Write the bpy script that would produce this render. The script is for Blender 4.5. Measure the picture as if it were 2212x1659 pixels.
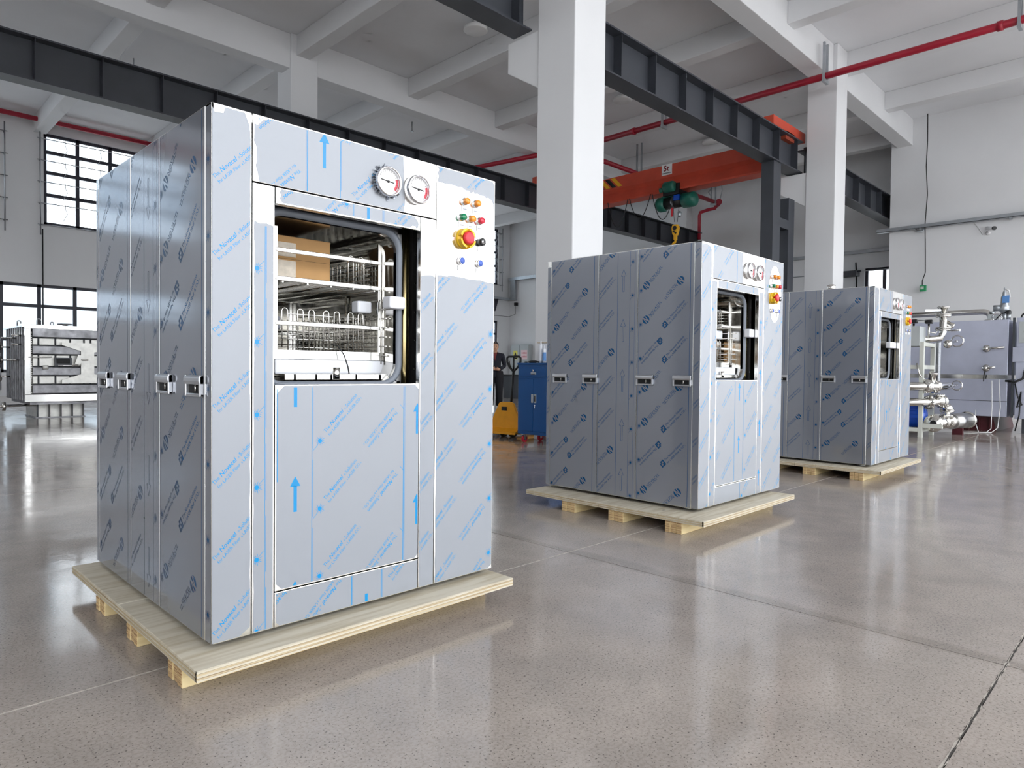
import bpy, bmesh, math, random
from mathutils import Vector, Matrix

for _o in list(bpy.data.objects):
    bpy.data.objects.remove(_o, do_unlink=True)
SC = bpy.context.scene
COL = SC.collection
PI = math.pi

# ------------------------------------------------------------------ camera
cam_d = bpy.data.cameras.new('camera')
cam_d.sensor_fit = 'HORIZONTAL'
cam_d.sensor_width = 36.0
cam_d.lens = 23.789
cam_d.clip_end = 300
cam = bpy.data.objects.new('camera', cam_d)
COL.objects.link(cam)
RT = Vector((0.70594, -0.70819, 0.010599))
UP = Vector((0.008479, 0.023413, 0.99969))
FW = Vector((0.708219, 0.705633, -0.022533))
cam.matrix_world = Matrix(((RT.x, UP.x, -FW.x, 0.0), (RT.y, UP.y, -FW.y, 0.0),
                           (RT.z, UP.z, -FW.z, 1.13), (0, 0, 0, 1)))
SC.camera = cam

# ------------------------------------------------------------------ world: bright overcast sky
SKY = 3.9
wld = bpy.data.worlds.new('overcast_sky')
SC.world = wld
wld.use_nodes = True
wb = wld.node_tree.nodes['Background']
wb.inputs[0].default_value = (0.935, 0.967, 1.0, 1)
wb.inputs[1].default_value = SKY

# hall dimensions; the shell is laid out in units of KB metres measured from the point (0, 0, 1.13)
KB = 1.36
ZF = 1.13 - 1.13 / KB            # floor level in shell units


def SB(x, y, z):
    return (KB * x, KB * y, 1.13 + KB * (z - 1.13))


XL, XE, YF, YB, ZC = -9.0, 20.95, -4.4, 21.1, 7.47
# openings: (u0, u1, z0, z1); u = x on front/back walls, y on the side walls
FRONT_OPEN = [(-8.6, 18.7, ZF, 7.05)]      # unseen front wall, opened this wide for more daylight inside
BACK_OPEN = [(-6.2, -1.1, 2.35, 3.19), (-0.2, 7.0, 0.9, 3.19), (8.2, 12.9, 0.9, 3.19), (13.6, 17.3, 0.9, 3.19), (18.0, 20.28, 0.9, 3.19),
             (-6.2, -1.1, 4.75, 7.12), (-0.14, 2.96, 4.75, 7.12), (3.9, 7.0, 4.75, 7.12),
             (8.2, 12.9, 4.75, 7.12), (13.6, 17.3, 4.75, 7.12), (18.0, 20.28, 4.75, 7.12)]
LEFT_OPEN = [(7.5, 19.6, 4.75, 7.05)]  # unseen opening, added and sized for the daylight it gives
END_OPEN = [(5.62, 6.62, 0.9, 4.12)]


def portal(name, loc, rot, sx, sy):
    d = bpy.data.lights.new(name, 'AREA')
    d.shape = 'RECTANGLE'
    d.size = sx * KB
    d.size_y = sy * KB
    d.cycles.is_portal = True
    o = bpy.data.objects.new(name, d)
    o.location = SB(*loc)
    o.rotation_euler = rot
    COL.objects.link(o)


for (a, b, c, d) in FRONT_OPEN:
    portal('daylight_portal', ((a + b) / 2, YF - 0.28, (c + d) / 2), (PI / 2, 0, 0), b - a, d - c)
for (a, b, c, d) in BACK_OPEN[:1] + BACK_OPEN[1:]:
    portal('daylight_portal', ((a + b) / 2, YB + 0.30, (c + d) / 2), (-PI / 2, 0, 0), b - a, d - c)
for (a, b, c, d) in LEFT_OPEN:
    portal('daylight_portal', (XL - 0.28, (a + b) / 2, (c + d) / 2), (PI / 2, 0, -PI / 2), b - a, d - c)

vs = SC.view_settings
vs.view_transform = 'Standard'
vs.look = 'None'
vs.gamma = 1.0
vs.exposure = 0.0
vs.use_curve_mapping = False
SC.cycles.max_bounces = 7
SC.cycles.diffuse_bounces = 4
SC.cycles.glossy_bounces = 4
SC.cycles.use_adaptive_sampling = True
SC.cycles.adaptive_threshold = 0.1
SC.cycles.adaptive_min_samples = 14
SC.cycles.use_denoising = True
SC.cycles.time_limit = 1150
SC.cycles.transparent_max_bounces = 7
SC.cycles.sample_clamp_indirect = 6.0
SC.cycles.caustics_reflective = False
SC.cycles.caustics_refractive = False


# ------------------------------------------------------------------ materials
def lin(c):
    return c / 12.92 if c <= 0.04045 else ((c + 0.055) / 1.055) ** 2.4


def rgb(r, g, b):
    return (lin(r / 255), lin(g / 255), lin(b / 255), 1.0)


def mat(name, col, rough=0.5, metal=0.0, spec=0.5, noise=None, bump=None, coat=0.0, aniso=None, rough_var=None):
    """noise=(scale, amount, stretch xyz) multiplies colour; bump=(scale, strength)"""
    m = bpy.data.materials.new(name)
    m.use_nodes = True
    nt = m.node_tree
    p = nt.nodes['Principled BSDF']
    p.inputs['Base Color'].default_value = col
    p.inputs['Roughness'].default_value = rough
    p.inputs['Metallic'].default_value = metal
    p.inputs['Specular IOR Level'].default_value = spec
    p.inputs['Coat Weight'].default_value = coat
    p.inputs['Coat Roughness'].default_value = 0.12
    if noise or bump or rough_var:
        tc = nt.nodes.new('ShaderNodeTexCoord')
    if noise:
        sc, amt = noise[0], noise[1]
        st = noise[2] if len(noise) > 2 else (1, 1, 1)
        mp = nt.nodes.new('ShaderNodeMapping')
        mp.inputs['Scale'].default_value = st
        nt.links.new(tc.outputs['Object'], mp.inputs['Vector'])
        n = nt.nodes.new('ShaderNodeTexNoise')
        n.inputs['Scale'].default_value = sc
        n.inputs['Detail'].default_value = 5
        nt.links.new(mp.outputs[0], n.inputs['Vector'])
        mr = nt.nodes.new('ShaderNodeMapRange')
        mr.inputs['From Min'].default_value = 0.3
        mr.inputs['From Max'].default_value = 0.7
        mr.inputs['To Min'].default_value = 1 - amt
        mr.inputs['To Max'].default_value = 1 + amt * 0.5
        nt.links.new(n.outputs['Fac'], mr.inputs['Value'])
        mx = nt.nodes.new('ShaderNodeVectorMath')
        mx.operation = 'SCALE'
        mx.inputs[0].default_value = col[:3]
        nt.links.new(mr.outputs[0], mx.inputs['Scale'])
        nt.links.new(mx.outputs[0], p.inputs['Base Color'])
    if rough_var:
        n2 = nt.nodes.new('ShaderNodeTexNoise')
        n2.inputs['Scale'].default_value = rough_var[0]
        n2.inputs['Detail'].default_value = 4
        nt.links.new(tc.outputs['Object'], n2.inputs['Vector'])
        mr2 = nt.nodes.new('ShaderNodeMapRange')
        mr2.inputs['From Min'].default_value = 0.3
        mr2.inputs['From Max'].default_value = 0.7
        mr2.inputs['To Min'].default_value = rough_var[1]
        mr2.inputs['To Max'].default_value = rough_var[2]
        nt.links.new(n2.outputs['Fac'], mr2.inputs['Value'])
        nt.links.new(mr2.outputs[0], p.inputs['Roughness'])
    if bump:
        n3 = nt.nodes.new('ShaderNodeTexNoise')
        n3.inputs['Scale'].default_value = bump[0]
        n3.inputs['Detail'].default_value = 6
        nt.links.new(tc.outputs['Object'], n3.inputs['Vector'])
        bp = nt.nodes.new('ShaderNodeBump')
        bp.inputs['Strength'].default_value = bump[1]
        bp.inputs['Distance'].default_value = 0.01
        nt.links.new(n3.outputs['Fac'], bp.inputs['Height'])
        nt.links.new(bp.outputs[0], p.inputs['Normal'])
    return m


def wood_mat(name, c1, c2, axis_scale, ply=False):
    m = bpy.data.materials.new(name)
    m.use_nodes = True
    nt = m.node_tree
    p = nt.nodes['Principled BSDF']
    p.inputs['Roughness'].default_value = 0.7
    tc = nt.nodes.new('ShaderNodeTexCoord')
    mp = nt.nodes.new('ShaderNodeMapping')
    mp.inputs['Scale'].default_value = axis_scale
    nt.links.new(tc.outputs['Object'], mp.inputs['Vector'])
    n = nt.nodes.new('ShaderNodeTexNoise')
    n.inputs['Scale'].default_value = 3.0
    n.inputs['Detail'].default_value = 8
    n.inputs['Distortion'].default_value = 0.6
    nt.links.new(mp.outputs[0], n.inputs['Vector'])
    rp = nt.nodes.new('ShaderNodeValToRGB')
    rp.color_ramp.elements[0].position = 0.32
    rp.color_ramp.elements[0].color = c2
    rp.color_ramp.elements[1].position = 0.58
    rp.color_ramp.elements[1].color = c1
    nt.links.new(n.outputs['Fac'], rp.inputs['Fac'])
    # knots
    v = nt.nodes.new('ShaderNodeTexVoronoi')
    v.inputs['Scale'].default_value = 1.3
    mp2 = nt.nodes.new('ShaderNodeMapping')
    mp2.inputs['Scale'].default_value = (2.2, 4.5, 1.0)
    nt.links.new(tc.outputs['Object'], mp2.inputs['Vector'])
    nt.links.new(mp2.outputs[0], v.inputs['Vector'])
    mr = nt.nodes.new('ShaderNodeMapRange')
    mr.inputs['From Min'].default_value = 0.03
    mr.inputs['From Max'].default_value = 0.085
    mr.inputs['To Min'].default_value = 0.35
    mr.inputs['To Max'].default_value = 1.0
    nt.links.new(v.outputs['Distance'], mr.inputs['Value'])
    mx = nt.nodes.new('ShaderNodeMix')
    mx.data_type = 'RGBA'
    mx.blend_type = 'MULTIPLY'
    mx.inputs[0].default_value = 1.0
    nt.links.new(rp.outputs[0], mx.inputs[6])
    nt.links.new(mr.outputs[0], mx.inputs[7])
    nt.links.new(mx.outputs[2], p.inputs['Base Color'])
    bp = nt.nodes.new('ShaderNodeBump')
    bp.inputs['Strength'].default_value = 0.15
    nt.links.new(n.outputs['Fac'], bp.inputs['Height'])
    nt.links.new(bp.outputs[0], p.inputs['Normal'])
    return m


def glass_mat():
    m = bpy.data.materials.new('window_glass')
    m.use_nodes = True
    nt = m.node_tree
    for n in list(nt.nodes):
        nt.nodes.remove(n)
    out = nt.nodes.new('ShaderNodeOutputMaterial')
    tr = nt.nodes.new('ShaderNodeBsdfTransparent')
    tr.inputs[0].default_value = (0.95, 0.975, 0.99, 1)
    gl = nt.nodes.new('ShaderNodeBsdfGlossy')
    gl.inputs['Roughness'].default_value = 0.03
    lw = nt.nodes.new('ShaderNodeLayerWeight')
    lw.inputs['Blend'].default_value = 0.5
    pw = nt.nodes.new('ShaderNodeMath')
    pw.operation = 'POWER'
    pw.inputs[1].default_value = 5.0
    nt.links.new(lw.outputs['Facing'], pw.inputs[0])
    fr = nt.nodes.new('ShaderNodeMath')
    fr.operation = 'MULTIPLY_ADD'
    fr.inputs[1].default_value = 0.5
    fr.inputs[2].default_value = 0.03
    nt.links.new(pw.outputs[0], fr.inputs[0])
    mx = nt.nodes.new('ShaderNodeMixShader')
    nt.links.new(fr.outputs[0], mx.inputs[0])
    nt.links.new(tr.outputs[0], mx.inputs[1])
    nt.links.new(gl.outputs[0], mx.inputs[2])
    nt.links.new(mx.outputs[0], out.inputs[0])
    return m


def concrete_floor():
    m = bpy.data.materials.new('polished_concrete')
    m.use_nodes = True
    nt = m.node_tree
    L = nt.links.new
    p = nt.nodes['Principled BSDF']
    tc = nt.nodes.new('ShaderNodeTexCoord')
    geo = nt.nodes.new('ShaderNodeNewGeometry')
    pos = geo.outputs['Position']

    def noise(scale, detail=5, dist=0.0, rough=0.55):
        n = nt.nodes.new('ShaderNodeTexNoise')
        n.inputs['Scale'].default_value = scale
        n.inputs['Detail'].default_value = detail
        n.inputs['Distortion'].default_value = dist
        n.inputs['Roughness'].default_value = rough
        L(pos, n.inputs['Vector'])
        return n.outputs['Fac']

    def ramp(val, stops):
        r = nt.nodes.new('ShaderNodeValToRGB')
        e = r.color_ramp.elements
        e[0].position, e[0].color = stops[0]
        e[1].position, e[1].color = stops[1]
        for s in stops[2:]:
            k = e.new(s[0])
            k.color = s[1]
        L(val, r.inputs[0])
        return r.outputs[0]

    def mix(bt, fac, a, b):
        x = nt.nodes.new('ShaderNodeMix')
        x.data_type = 'RGBA'
        x.blend_type = bt
        x.inputs[0].default_value = fac
        L(a, x.inputs[6])
        L(b, x.inputs[7])
        return x.outputs[2]
    big = ramp(noise(0.55, 4, 0.4), [(0.3, rgb(158, 148, 141)), (0.7, rgb(183, 173, 165))])
    midn = ramp(noise(3.5, 6, 0.5), [(0.3, (0.86, 0.86, 0.86, 1)), (0.7, (1.06, 1.05, 1.04, 1))])
    fine = ramp(noise(85, 3), [(0.36, (0.66, 0.65, 0.65, 1)), (0.55, (1.0, 1.0, 1.0, 1))])
    # dark aggregate specks
    speck = ramp(noise(125, 2, 0, 0.4), [(0.30, (0.22, 0.21, 0.21, 1)), (0.365, (1, 1, 1, 1))])
    light = ramp(noise(120, 2, 1.0, 0.4), [(0.70, (1, 1, 1, 1)), (0.78, (1.35, 1.35, 1.35, 1))])
    c = mix('MULTIPLY', 1.0, big, midn)
    c = mix('MULTIPLY', 0.55, c, fine)
    c = mix('MULTIPLY', 0.9, c, speck)
    c = mix('MULTIPLY', 0.8, c, light)
    # old damp stain along the sawn joint at x = 3.2
    sx = nt.nodes.new('ShaderNodeSeparateXYZ')
    L(pos, sx.inputs[0])
    dx = nt.nodes.new('ShaderNodeMath')
    dx.operation = 'SUBTRACT'
    dx.inputs[1].default_value = 3.23
    L(sx.outputs['X'], dx.inputs[0])
    ab = nt.nodes.new('ShaderNodeMath')
    ab.operation = 'ABSOLUTE'
    L(dx.outputs[0], ab.inputs[0])
    wv = nt.nodes.new('ShaderNodeMath')
    wv.operation = 'MULTIPLY_ADD'
    wv.inputs[1].default_value = 0.22
    wv.inputs[2].default_value = -0.11
    L(noise(1.1, 3), wv.inputs[0])
    ad = nt.nodes.new('ShaderNodeMath')
    ad.operation = 'ADD'
    L(ab.outputs[0], ad.inputs[0])
    L(wv.outputs[0], ad.inputs[1])
    stain = ramp(ad.outputs[0], [(0.03, (0.80, 0.79, 0.78, 1)), (0.075, (1, 1, 1, 1))])
    c = mix('MULTIPLY', 1.0, c, stain)
    L(c, p.inputs['Base Color'])
    mr = nt.nodes.new('ShaderNodeMapRange')
    mr.inputs['From Min'].default_value = 0.3
    mr.inputs['From Max'].default_value = 0.7
    mr.inputs['To Min'].default_value = 0.07
    mr.inputs['To Max'].default_value = 0.19
    L(noise(1.6, 6, 0.8), mr.inputs['Value'])
    L(mr.outputs[0], p.inputs['Roughness'])
    p.inputs['Specular IOR Level'].default_value = 0.62
    bp = nt.nodes.new('ShaderNodeBump')
    bp.inputs['Strength'].default_value = 0.035
    bp.inputs['Distance'].default_value = 0.01
    L(noise(11, 5, 0.5), bp.inputs['Height'])
    L(bp.outputs[0], p.inputs['Normal'])
    return m


M = {}
M['floor'] = concrete_floor()
M['floor_base'] = mat('floor_base', rgb(80, 76, 72), 0.9)
M['joint_pale'] = mat('joint_filler_pale', rgb(190, 182, 172), 0.8, noise=(40, 0.35))
M['joint_dark'] = mat('joint_dark', rgb(70, 66, 62), 0.9, noise=(30, 0.5))
M['white'] = mat('white_paint', rgb(229, 230, 232), 0.75, noise=(0.7, 0.04), bump=(60, 0.04))
M['ceil'] = mat('ceiling_paint', rgb(234, 235, 238), 0.85, noise=(0.6, 0.05))
M['girder'] = mat('dark_grey_paint', rgb(62, 65, 72), 0.42, noise=(2.5, 0.12))
M['frame'] = mat('window_frame_dark', rgb(45, 45, 58), 0.45)
M['glass'] = glass_mat()
M['steel_rod'] = mat('galvanised_rod', rgb(160, 163, 168), 0.35, 0.8)
M['galv'] = mat('galvanised_sheet', rgb(176, 181, 186), 0.38, 0.7, noise=(6, 0.12))
M['red'] = mat('red_pipe_paint', rgb(168, 30, 52), 0.35)
M['orange'] = mat('orange_crane_paint', rgb(204, 76, 52), 0.5, noise=(3, 0.12))
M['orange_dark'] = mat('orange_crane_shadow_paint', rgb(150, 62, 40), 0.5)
M['green'] = mat('green_hoist_paint', rgb(24, 98, 84), 0.35)
M['black'] = mat('black_plastic', rgb(22, 22, 24), 0.45)
M['rubber'] = mat('black_rubber', rgb(30, 30, 32), 0.75)
M['yellow'] = mat('yellow_paint', rgb(238, 178, 30), 0.4)
M['jack'] = mat('pallet_jack_yellow', rgb(240, 166, 30), 0.4, noise=(8, 0.08))
M['bare'] = mat('bare_stainless', rgb(248, 247, 244), 0.16, 1.0)
M['mirror'] = mat('polished_stainless', rgb(215, 213, 208), 0.12, 1.0)
M['brushed'] = mat('brushed_stainless', rgb(190, 190, 190), 0.3, 1.0, noise=(4, 0.08, (1, 1, 20)))
M['film_f'] = mat('protective_film_front', rgb(151, 155, 162), 0.26, 0.12)
M['film_s'] = mat('protective_film_side', rgb(158, 162, 171), 0.11, 0.58)
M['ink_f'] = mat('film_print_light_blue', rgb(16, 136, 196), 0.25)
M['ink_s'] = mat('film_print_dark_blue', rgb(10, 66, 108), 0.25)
M['tornfilm'] = mat('torn_film', rgb(150, 155, 165), 0.15, 0.6)
M['ply'] = wood_mat('plywood_face', rgb(206, 198, 180), rgb(184, 172, 148), (1.0, 9.0, 9.0))
M['plyedge'] = wood_mat('plywood_edge', rgb(200, 184, 152), rgb(150, 128, 96), (0.7, 0.7, 60.0))
M['bearer'] = wood_mat('bearer_wood', rgb(228, 208, 160), rgb(205, 178, 126), (1.0, 9.0, 9.0))
M['bearer_end'] = wood_mat('bearer_end_grain', rgb(215, 186, 138), rgb(140, 98, 66), (0.4, 0.4, 34.0))
M['cardboard'] = mat('cardboard', rgb(196, 152, 100), 0.8, noise=(12, 0.08))
M['tape'] = mat('packing_tape', rgb(212, 198, 178), 0.25, noise=(30, 0.2))
M['foam'] = mat('white_foam', rgb(236, 238, 244), 0.6)
M['foam_grey'] = mat('grey_plastic_block', rgb(150, 152, 162), 0.5)
M['gasket'] = mat('grey_gasket', rgb(120, 126, 136), 0.45)
M['dialwhite'] = mat('dial_face_white', rgb(240, 238, 238), 0.4)
M['dialred'] = mat('dial_red', rgb(214, 70, 84), 0.4)
M['label'] = mat('white_label', rgb(238, 238, 240), 0.4)
M['btn_orange'] = mat('amber_lamp', rgb(244, 150, 40), 0.22, coat=0.5)
M['btn_green'] = mat('green_lamp', rgb(12, 128, 84), 0.22, coat=0.5)
M['btn_red'] = mat('red_lamp', rgb(206, 36, 62), 0.22, coat=0.5)
M['btn_blue'] = mat('blue_button', rgb(84, 112, 200), 0.4)
M['estop'] = mat('emergency_red', rgb(222, 54, 66), 0.4)
M['estop_y'] = mat('emergency_yellow', rgb(240, 190, 26), 0.4)
M['chrome'] = mat('chrome', rgb(225, 225, 228), 0.08, 1.0)
M['handle'] = mat('satin_zinc_handle', rgb(205, 206, 210), 0.28, 0.85)
M['dark'] = mat('dark_recess', rgb(16, 16, 18), 0.7)
M['bluecab'] = mat('blue_cabinet_paint', rgb(8, 76, 140), 0.4)
M['redwheel'] = mat('red_caster_wheel', rgb(206, 36, 58), 0.45)
M['skin'] = mat('skin', rgb(198, 150, 122), 0.55)
M['hair'] = mat('black_hair', rgb(24, 22, 24), 0.6)
M['cloth'] = mat('dark_navy_cloth', rgb(26, 28, 40), 0.85)
M['trouser'] = mat('black_trouser_cloth', rgb(18, 18, 24), 0.85)
M['shirt_red'] = mat('dark_red_collar', rgb(120, 50, 46), 0.8)
M['elec'] = mat('light_grey_enclosure', rgb(176, 181, 182), 0.45)
M['pink'] = mat('pink_notice', rgb(238, 208, 210), 0.6)
M['noticeyellow'] = mat('yellow_warning_label', rgb(232, 220, 96), 0.6)
M['textred'] = mat('notice_red_ink', rgb(200, 60, 80), 0.6)
M['textblack'] = mat('black_ink', rgb(24, 24, 26), 0.6)
M['textdred'] = mat('dark_red_ink', rgb(128, 24, 38), 0.6)
M['tube_white'] = mat('sealant_tube_white', rgb(226, 230, 238), 0.4)
M['tube_blue'] = mat('sealant_tube_blue', rgb(90, 140, 200), 0.4)
M['tank'] = mat('matt_stainless_sheet', rgb(200, 204, 222), 0.42, 0.75, noise=(2.0, 0.10), rough_var=(1.5, 0.34, 0.5))
M['maroon'] = mat('maroon_paint', rgb(74, 16, 26), 0.45)
M['skidpaint'] = mat('pale_grey_green_steel', rgb(206, 208, 200), 0.45)
M['bluepump'] = mat('blue_pump_paint', rgb(16, 78, 190), 0.25)
M['weldsteel'] = mat('raw_rolled_steel', rgb(150, 150, 154), 0.38, 0.6, noise=(7, 0.4), rough_var=(5, 0.28, 0.5))
M['weldlight'] = mat('pickled_steel', rgb(224, 223, 218), 0.45, 0.55, noise=(9, 0.16))
M['wirewhite'] = mat('white_cable', rgb(226, 226, 226), 0.5)
M['wireblack'] = mat('black_cable', rgb(26, 26, 28), 0.6)
M['exitgreen'] = mat('green_switch', rgb(40, 150, 96), 0.4)
M['lamp'] = mat('white_lamp_housing', rgb(235, 235, 235), 0.4)
M['wirehose'] = mat('braided_hose', rgb(150, 152, 156), 0.35, 0.9, noise=(200, 0.4, (0.2, 0.2, 1)))
M['paleext'] = mat('pale_render', rgb(204, 213, 220), 0.9)
M['peachext'] = mat('peach_render', rgb(240, 214, 196), 0.9)
M['yard'] = mat('yard_concrete', rgb(208, 206, 204), 0.9)
M['extglass'] = mat('exterior_window', rgb(150, 165, 178), 0.1)
M['bronze'] = mat('tinted_guide_rail', rgb(176, 160, 116), 0.22, 1.0, noise=(5, 0.3, (12, 12, 0.6)))
M['cctv'] = mat('camera_housing', rgb(228, 228, 230), 0.4)


# ------------------------------------------------------------------ mesh helpers
class MB:
    def __init__(self):
        self.v = []
        self.f = []
        self.s = []

    def ext(self, vs_, fs_, smooth=False):
        n = len(self.v)
        self.v.extend([tuple(p) for p in vs_])
        for q in fs_:
            self.f.append([n + i for i in q])
            self.s.append(smooth)
        return self

    def box(self, x0, x1, y0, y1, z0, z1):
        return self.ext([(x0, y0, z0), (x1, y0, z0), (x1, y1, z0), (x0, y1, z0),
                         (x0, y0, z1), (x1, y0, z1), (x1, y1, z1), (x0, y1, z1)],
                        [(3, 2, 1, 0), (4, 5, 6, 7), (0, 1, 5, 4), (1, 2, 6, 5), (2, 3, 7, 6), (3, 0, 4, 7)])

    def obox(self, c, size, rot):
        R = Matrix.Rotation(rot[2], 3, 'Z') @ Matrix.Rotation(rot[1], 3, 'Y') @ Matrix.Rotation(rot[0], 3, 'X')
        sx, sy, sz = [k / 2 for k in size]
        pts = [Vector(c) + R @ Vector((a * sx, b * sy, d * sz)) for d in (-1, 1) for a, b in ((-1, -1), (1, -1), (1, 1), (-1, 1))]
        return self.ext(pts, [(3, 2, 1, 0), (4, 5, 6, 7), (0, 1, 5, 4), (1, 2, 6, 5), (2, 3, 7, 6), (3, 0, 4, 7)])

    def tube(self, pts, r, n=8, caps=True, closed=False):
        pts = [Vector(p) for p in pts]
        m = len(pts)
        rs = r if isinstance(r, (list, tuple)) else [r] * m
        tang = []
        for i in range(m):
            if closed:
                t = pts[(i + 1) % m] - pts[i - 1]
            else:
                t = pts[min(i + 1, m - 1)] - pts[max(i - 1, 0)]
            tang.append(t.normalized() if t.length > 1e-9 else Vector((0, 0, 1)))
        a = Vector((0, 0, 1)) if abs(tang[0].z) < 0.9 else Vector((1, 0, 0))
        u = tang[0].cross(a).normalized()
        vs_ = []
        for i in range(m):
            t = tang[i]
            u = (u - t * u.dot(t))
            u = u.normalized() if u.length > 1e-6 else t.orthogonal().normalized()
            w = t.cross(u)
            for k in range(n):
                an = 2 * PI * k / n
                vs_.append(pts[i] + (u * math.cos(an) + w * math.sin(an)) * rs[i])
        fs_ = []
        for i in range(m if closed else m - 1):
            j = (i + 1) % m
            for k in range(n):
                l = (k + 1) % n
                fs_.append((i * n + k, i * n + l, j * n + l, j * n + k))
        self.ext(vs_, fs_, True)
        if caps and not closed:
            b = len(self.v) - m * n
            self.f.append([b + k for k in range(n)][::-1])
            self.f.append([b + (m - 1) * n + k for k in range(n)])
            self.s += [False, False]
        return self

    def cyl(self, p0, p1, r0, r1=None, n=16):
        return self.tube([p0, p1], [r0, r0 if r1 is None else r1], n)

    def lathe(self, prof, o, ax, n=20):
        """prof: [(radius, height)], revolve about axis ax through o"""
        o = Vector(o)
        ax = Vector(ax).normalized()
        u = ax.orthogonal().normalized()
        w = ax.cross(u)
        vs_ = []
        for (r, h) in prof:
            for k in range(n):
                an = 2 * PI * k / n
                vs_.append(o + ax * h + (u * math.cos(an) + w * math.sin(an)) * max(r, 1e-5))
        fs_ = []
        for i in range(len(prof) - 1):
            for k in range(n):
                l = (k + 1) % n
                fs_.append((i * n + k, i * n + l, (i + 1) * n + l, (i + 1) * n + k))
        return self.ext(vs_, fs_, True)

    def sphere(self, c, r, n=12, sc=(1, 1, 1)):
        c = Vector(c)
        prof = []
        vs_, fs_ = [], []
        m = n // 2 + 1
        for i in range(m + 1):
            th = PI * i / m
            for k in range(n):
                ph = 2 * PI * k / n
                vs_.append(c + Vector((r * sc[0] * math.sin(th) * math.cos(ph), r * sc[1] * math.sin(th) * math.sin(ph), r * sc[2] * math.cos(th))))
        for i in range(m):
            for k in range(n):
                l = (k + 1) % n
                fs_.append((i * n + k, (i + 1) * n + k, (i + 1) * n + l, i * n + l))
        return self.ext(vs_, fs_, True)

    def prism(self, poly, d):
        """poly: list of 3D points (planar), extruded by vector d"""
        d = Vector(d)
        n = len(poly)
        p = [Vector(q) for q in poly]
        self.ext(p + [q + d for q in p], [tuple(range(n))[::-1], tuple(range(n, 2 * n))] +
                 [(i, (i + 1) % n, n + (i + 1) % n, n + i) for i in range(n)])
        return self

    def build(self, name, material, parent=None, bevel=0.0, seg=2):
        me = bpy.data.meshes.new(name)
        me.from_pydata([tuple(p) for p in self.v], [], self.f)
        me.polygons.foreach_set('use_smooth', self.s)
        me.materials.append(M[material] if isinstance(material, str) else material)
        bm = bmesh.new()
        bm.from_mesh(me)
        bmesh.ops.recalc_face_normals(bm, faces=bm.faces)
        bm.to_mesh(me)
        bm.free()
        me.update()
        o = bpy.data.objects.new(name, me)
        COL.objects.link(o)
        if parent:
            o.parent = parent
        if bevel:
            b = o.modifiers.new('bevel', 'BEVEL')
            b.width = bevel
            b.segments = seg
            b.limit_method = 'ANGLE'
            b.angle_limit = 0.6
        return o


def tag(o, label, cat, group=None, kind=None):
    o['label'] = label
    if cat:
        o['category'] = cat
    if group:
        o['group'] = group
    if kind:
        o['kind'] = kind
    return o


def struct(o, label=None):
    o['kind'] = 'structure'
    if label:
        o['label'] = label
    return o


def thing(name, label, cat, loc=(0, 0, 0), rz=0.0, group=None):
    o = bpy.data.objects.new(name, None)
    o.empty_display_size = 0.1
    COL.objects.link(o)
    o.location = loc
    o.rotation_euler = (0, 0, rz)
    return tag(o, label, cat, group)


def copy_tree(o, parent=None):
    c = o.copy()
    COL.objects.link(c)
    c.parent = parent
    for ch in list(o.children):
        copy_tree(ch, c)
    return c


def arc(c, r, a0, a1, n, u, w):
    c, u, w = Vector(c), Vector(u), Vector(w)
    return [c + (u * math.cos(a0 + (a1 - a0) * i / n) + w * math.sin(a0 + (a1 - a0) * i / n)) * r for i in range(n + 1)]


def rrect(x0, x1, z0, z1, r, n=6):
    pts = []
    for (cx, cz, a) in ((x1 - r, z1 - r, 0), (x0 + r, z1 - r, PI / 2), (x0 + r, z0 + r, PI), (x1 - r, z0 + r, 1.5 * PI)):
        for i in range(n + 1):
            t = a + PI / 2 * i / n
            pts.append((cx + r * math.cos(t), cz + r * math.sin(t)))
    return pts


# ------------------------------------------------------------------ 2D print shapes (text, logos, arrows)
_tc = {}


def text2d(body, size, bold=0.0, shear=0.0, spacing=1.0):
    key = (body, size, bold, shear, spacing)
    if key in _tc:
        return _tc[key]
    cu = bpy.data.curves.new('lettering', 'FONT')
    cu.body = body
    cu.size = size
    cu.offset = bold
    cu.shear = shear
    cu.space_character = spacing
    cu.resolution_u = 2
    ob = bpy.data.objects.new('lettering', cu)
    COL.objects.link(ob)
    bpy.context.view_layer.update()
    me = ob.to_mesh()
    vs_ = [(p.co.x, p.co.y) for p in me.vertices]
    fs_ = [tuple(q.vertices) for q in me.polygons]
    ob.to_mesh_clear()
    bpy.data.objects.remove(ob, do_unlink=True)
    bpy.data.curves.remove(cu)
    w = max([p[0] for p in vs_], default=0)
    _tc[key] = (vs_, fs_, w)
    return _tc[key]


def shift2(sh, dx, dy, s=1.0, rot=0.0):
    c, n = math.cos(rot) * s, math.sin(rot) * s
    return ([(dx + c * x - n * y, dy + n * x + c * y) for x, y in sh[0]], sh[1])


def join2(*shs):
    V, F = [], []
    for sh in shs:
        n = len(V)
        V += sh[0]
        F += [tuple(n + i for i in q) for q in sh[1]]
    return (V, F)


def line_text(parts, width):
    """parts: (body, rel size, bold, shear); laid side by side, scaled to width"""
    x = 0
    out = []
    for (b, s, bo, sh) in parts:
        t = text2d(b, 1.0 * s, bo, sh)
        out.append(shift2(t, x, 0))
        x += t[2] + 0.28 * s
    j = join2(*out)
    k = width / x
    return ([(px * k, py * k) for px, py in j[0]], j[1])


def quad2(x0, x1, y0, y1):
    return ([(x0, y0), (x1, y0), (x1, y1), (x0, y1)], [(0, 1, 2, 3)])


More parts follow.
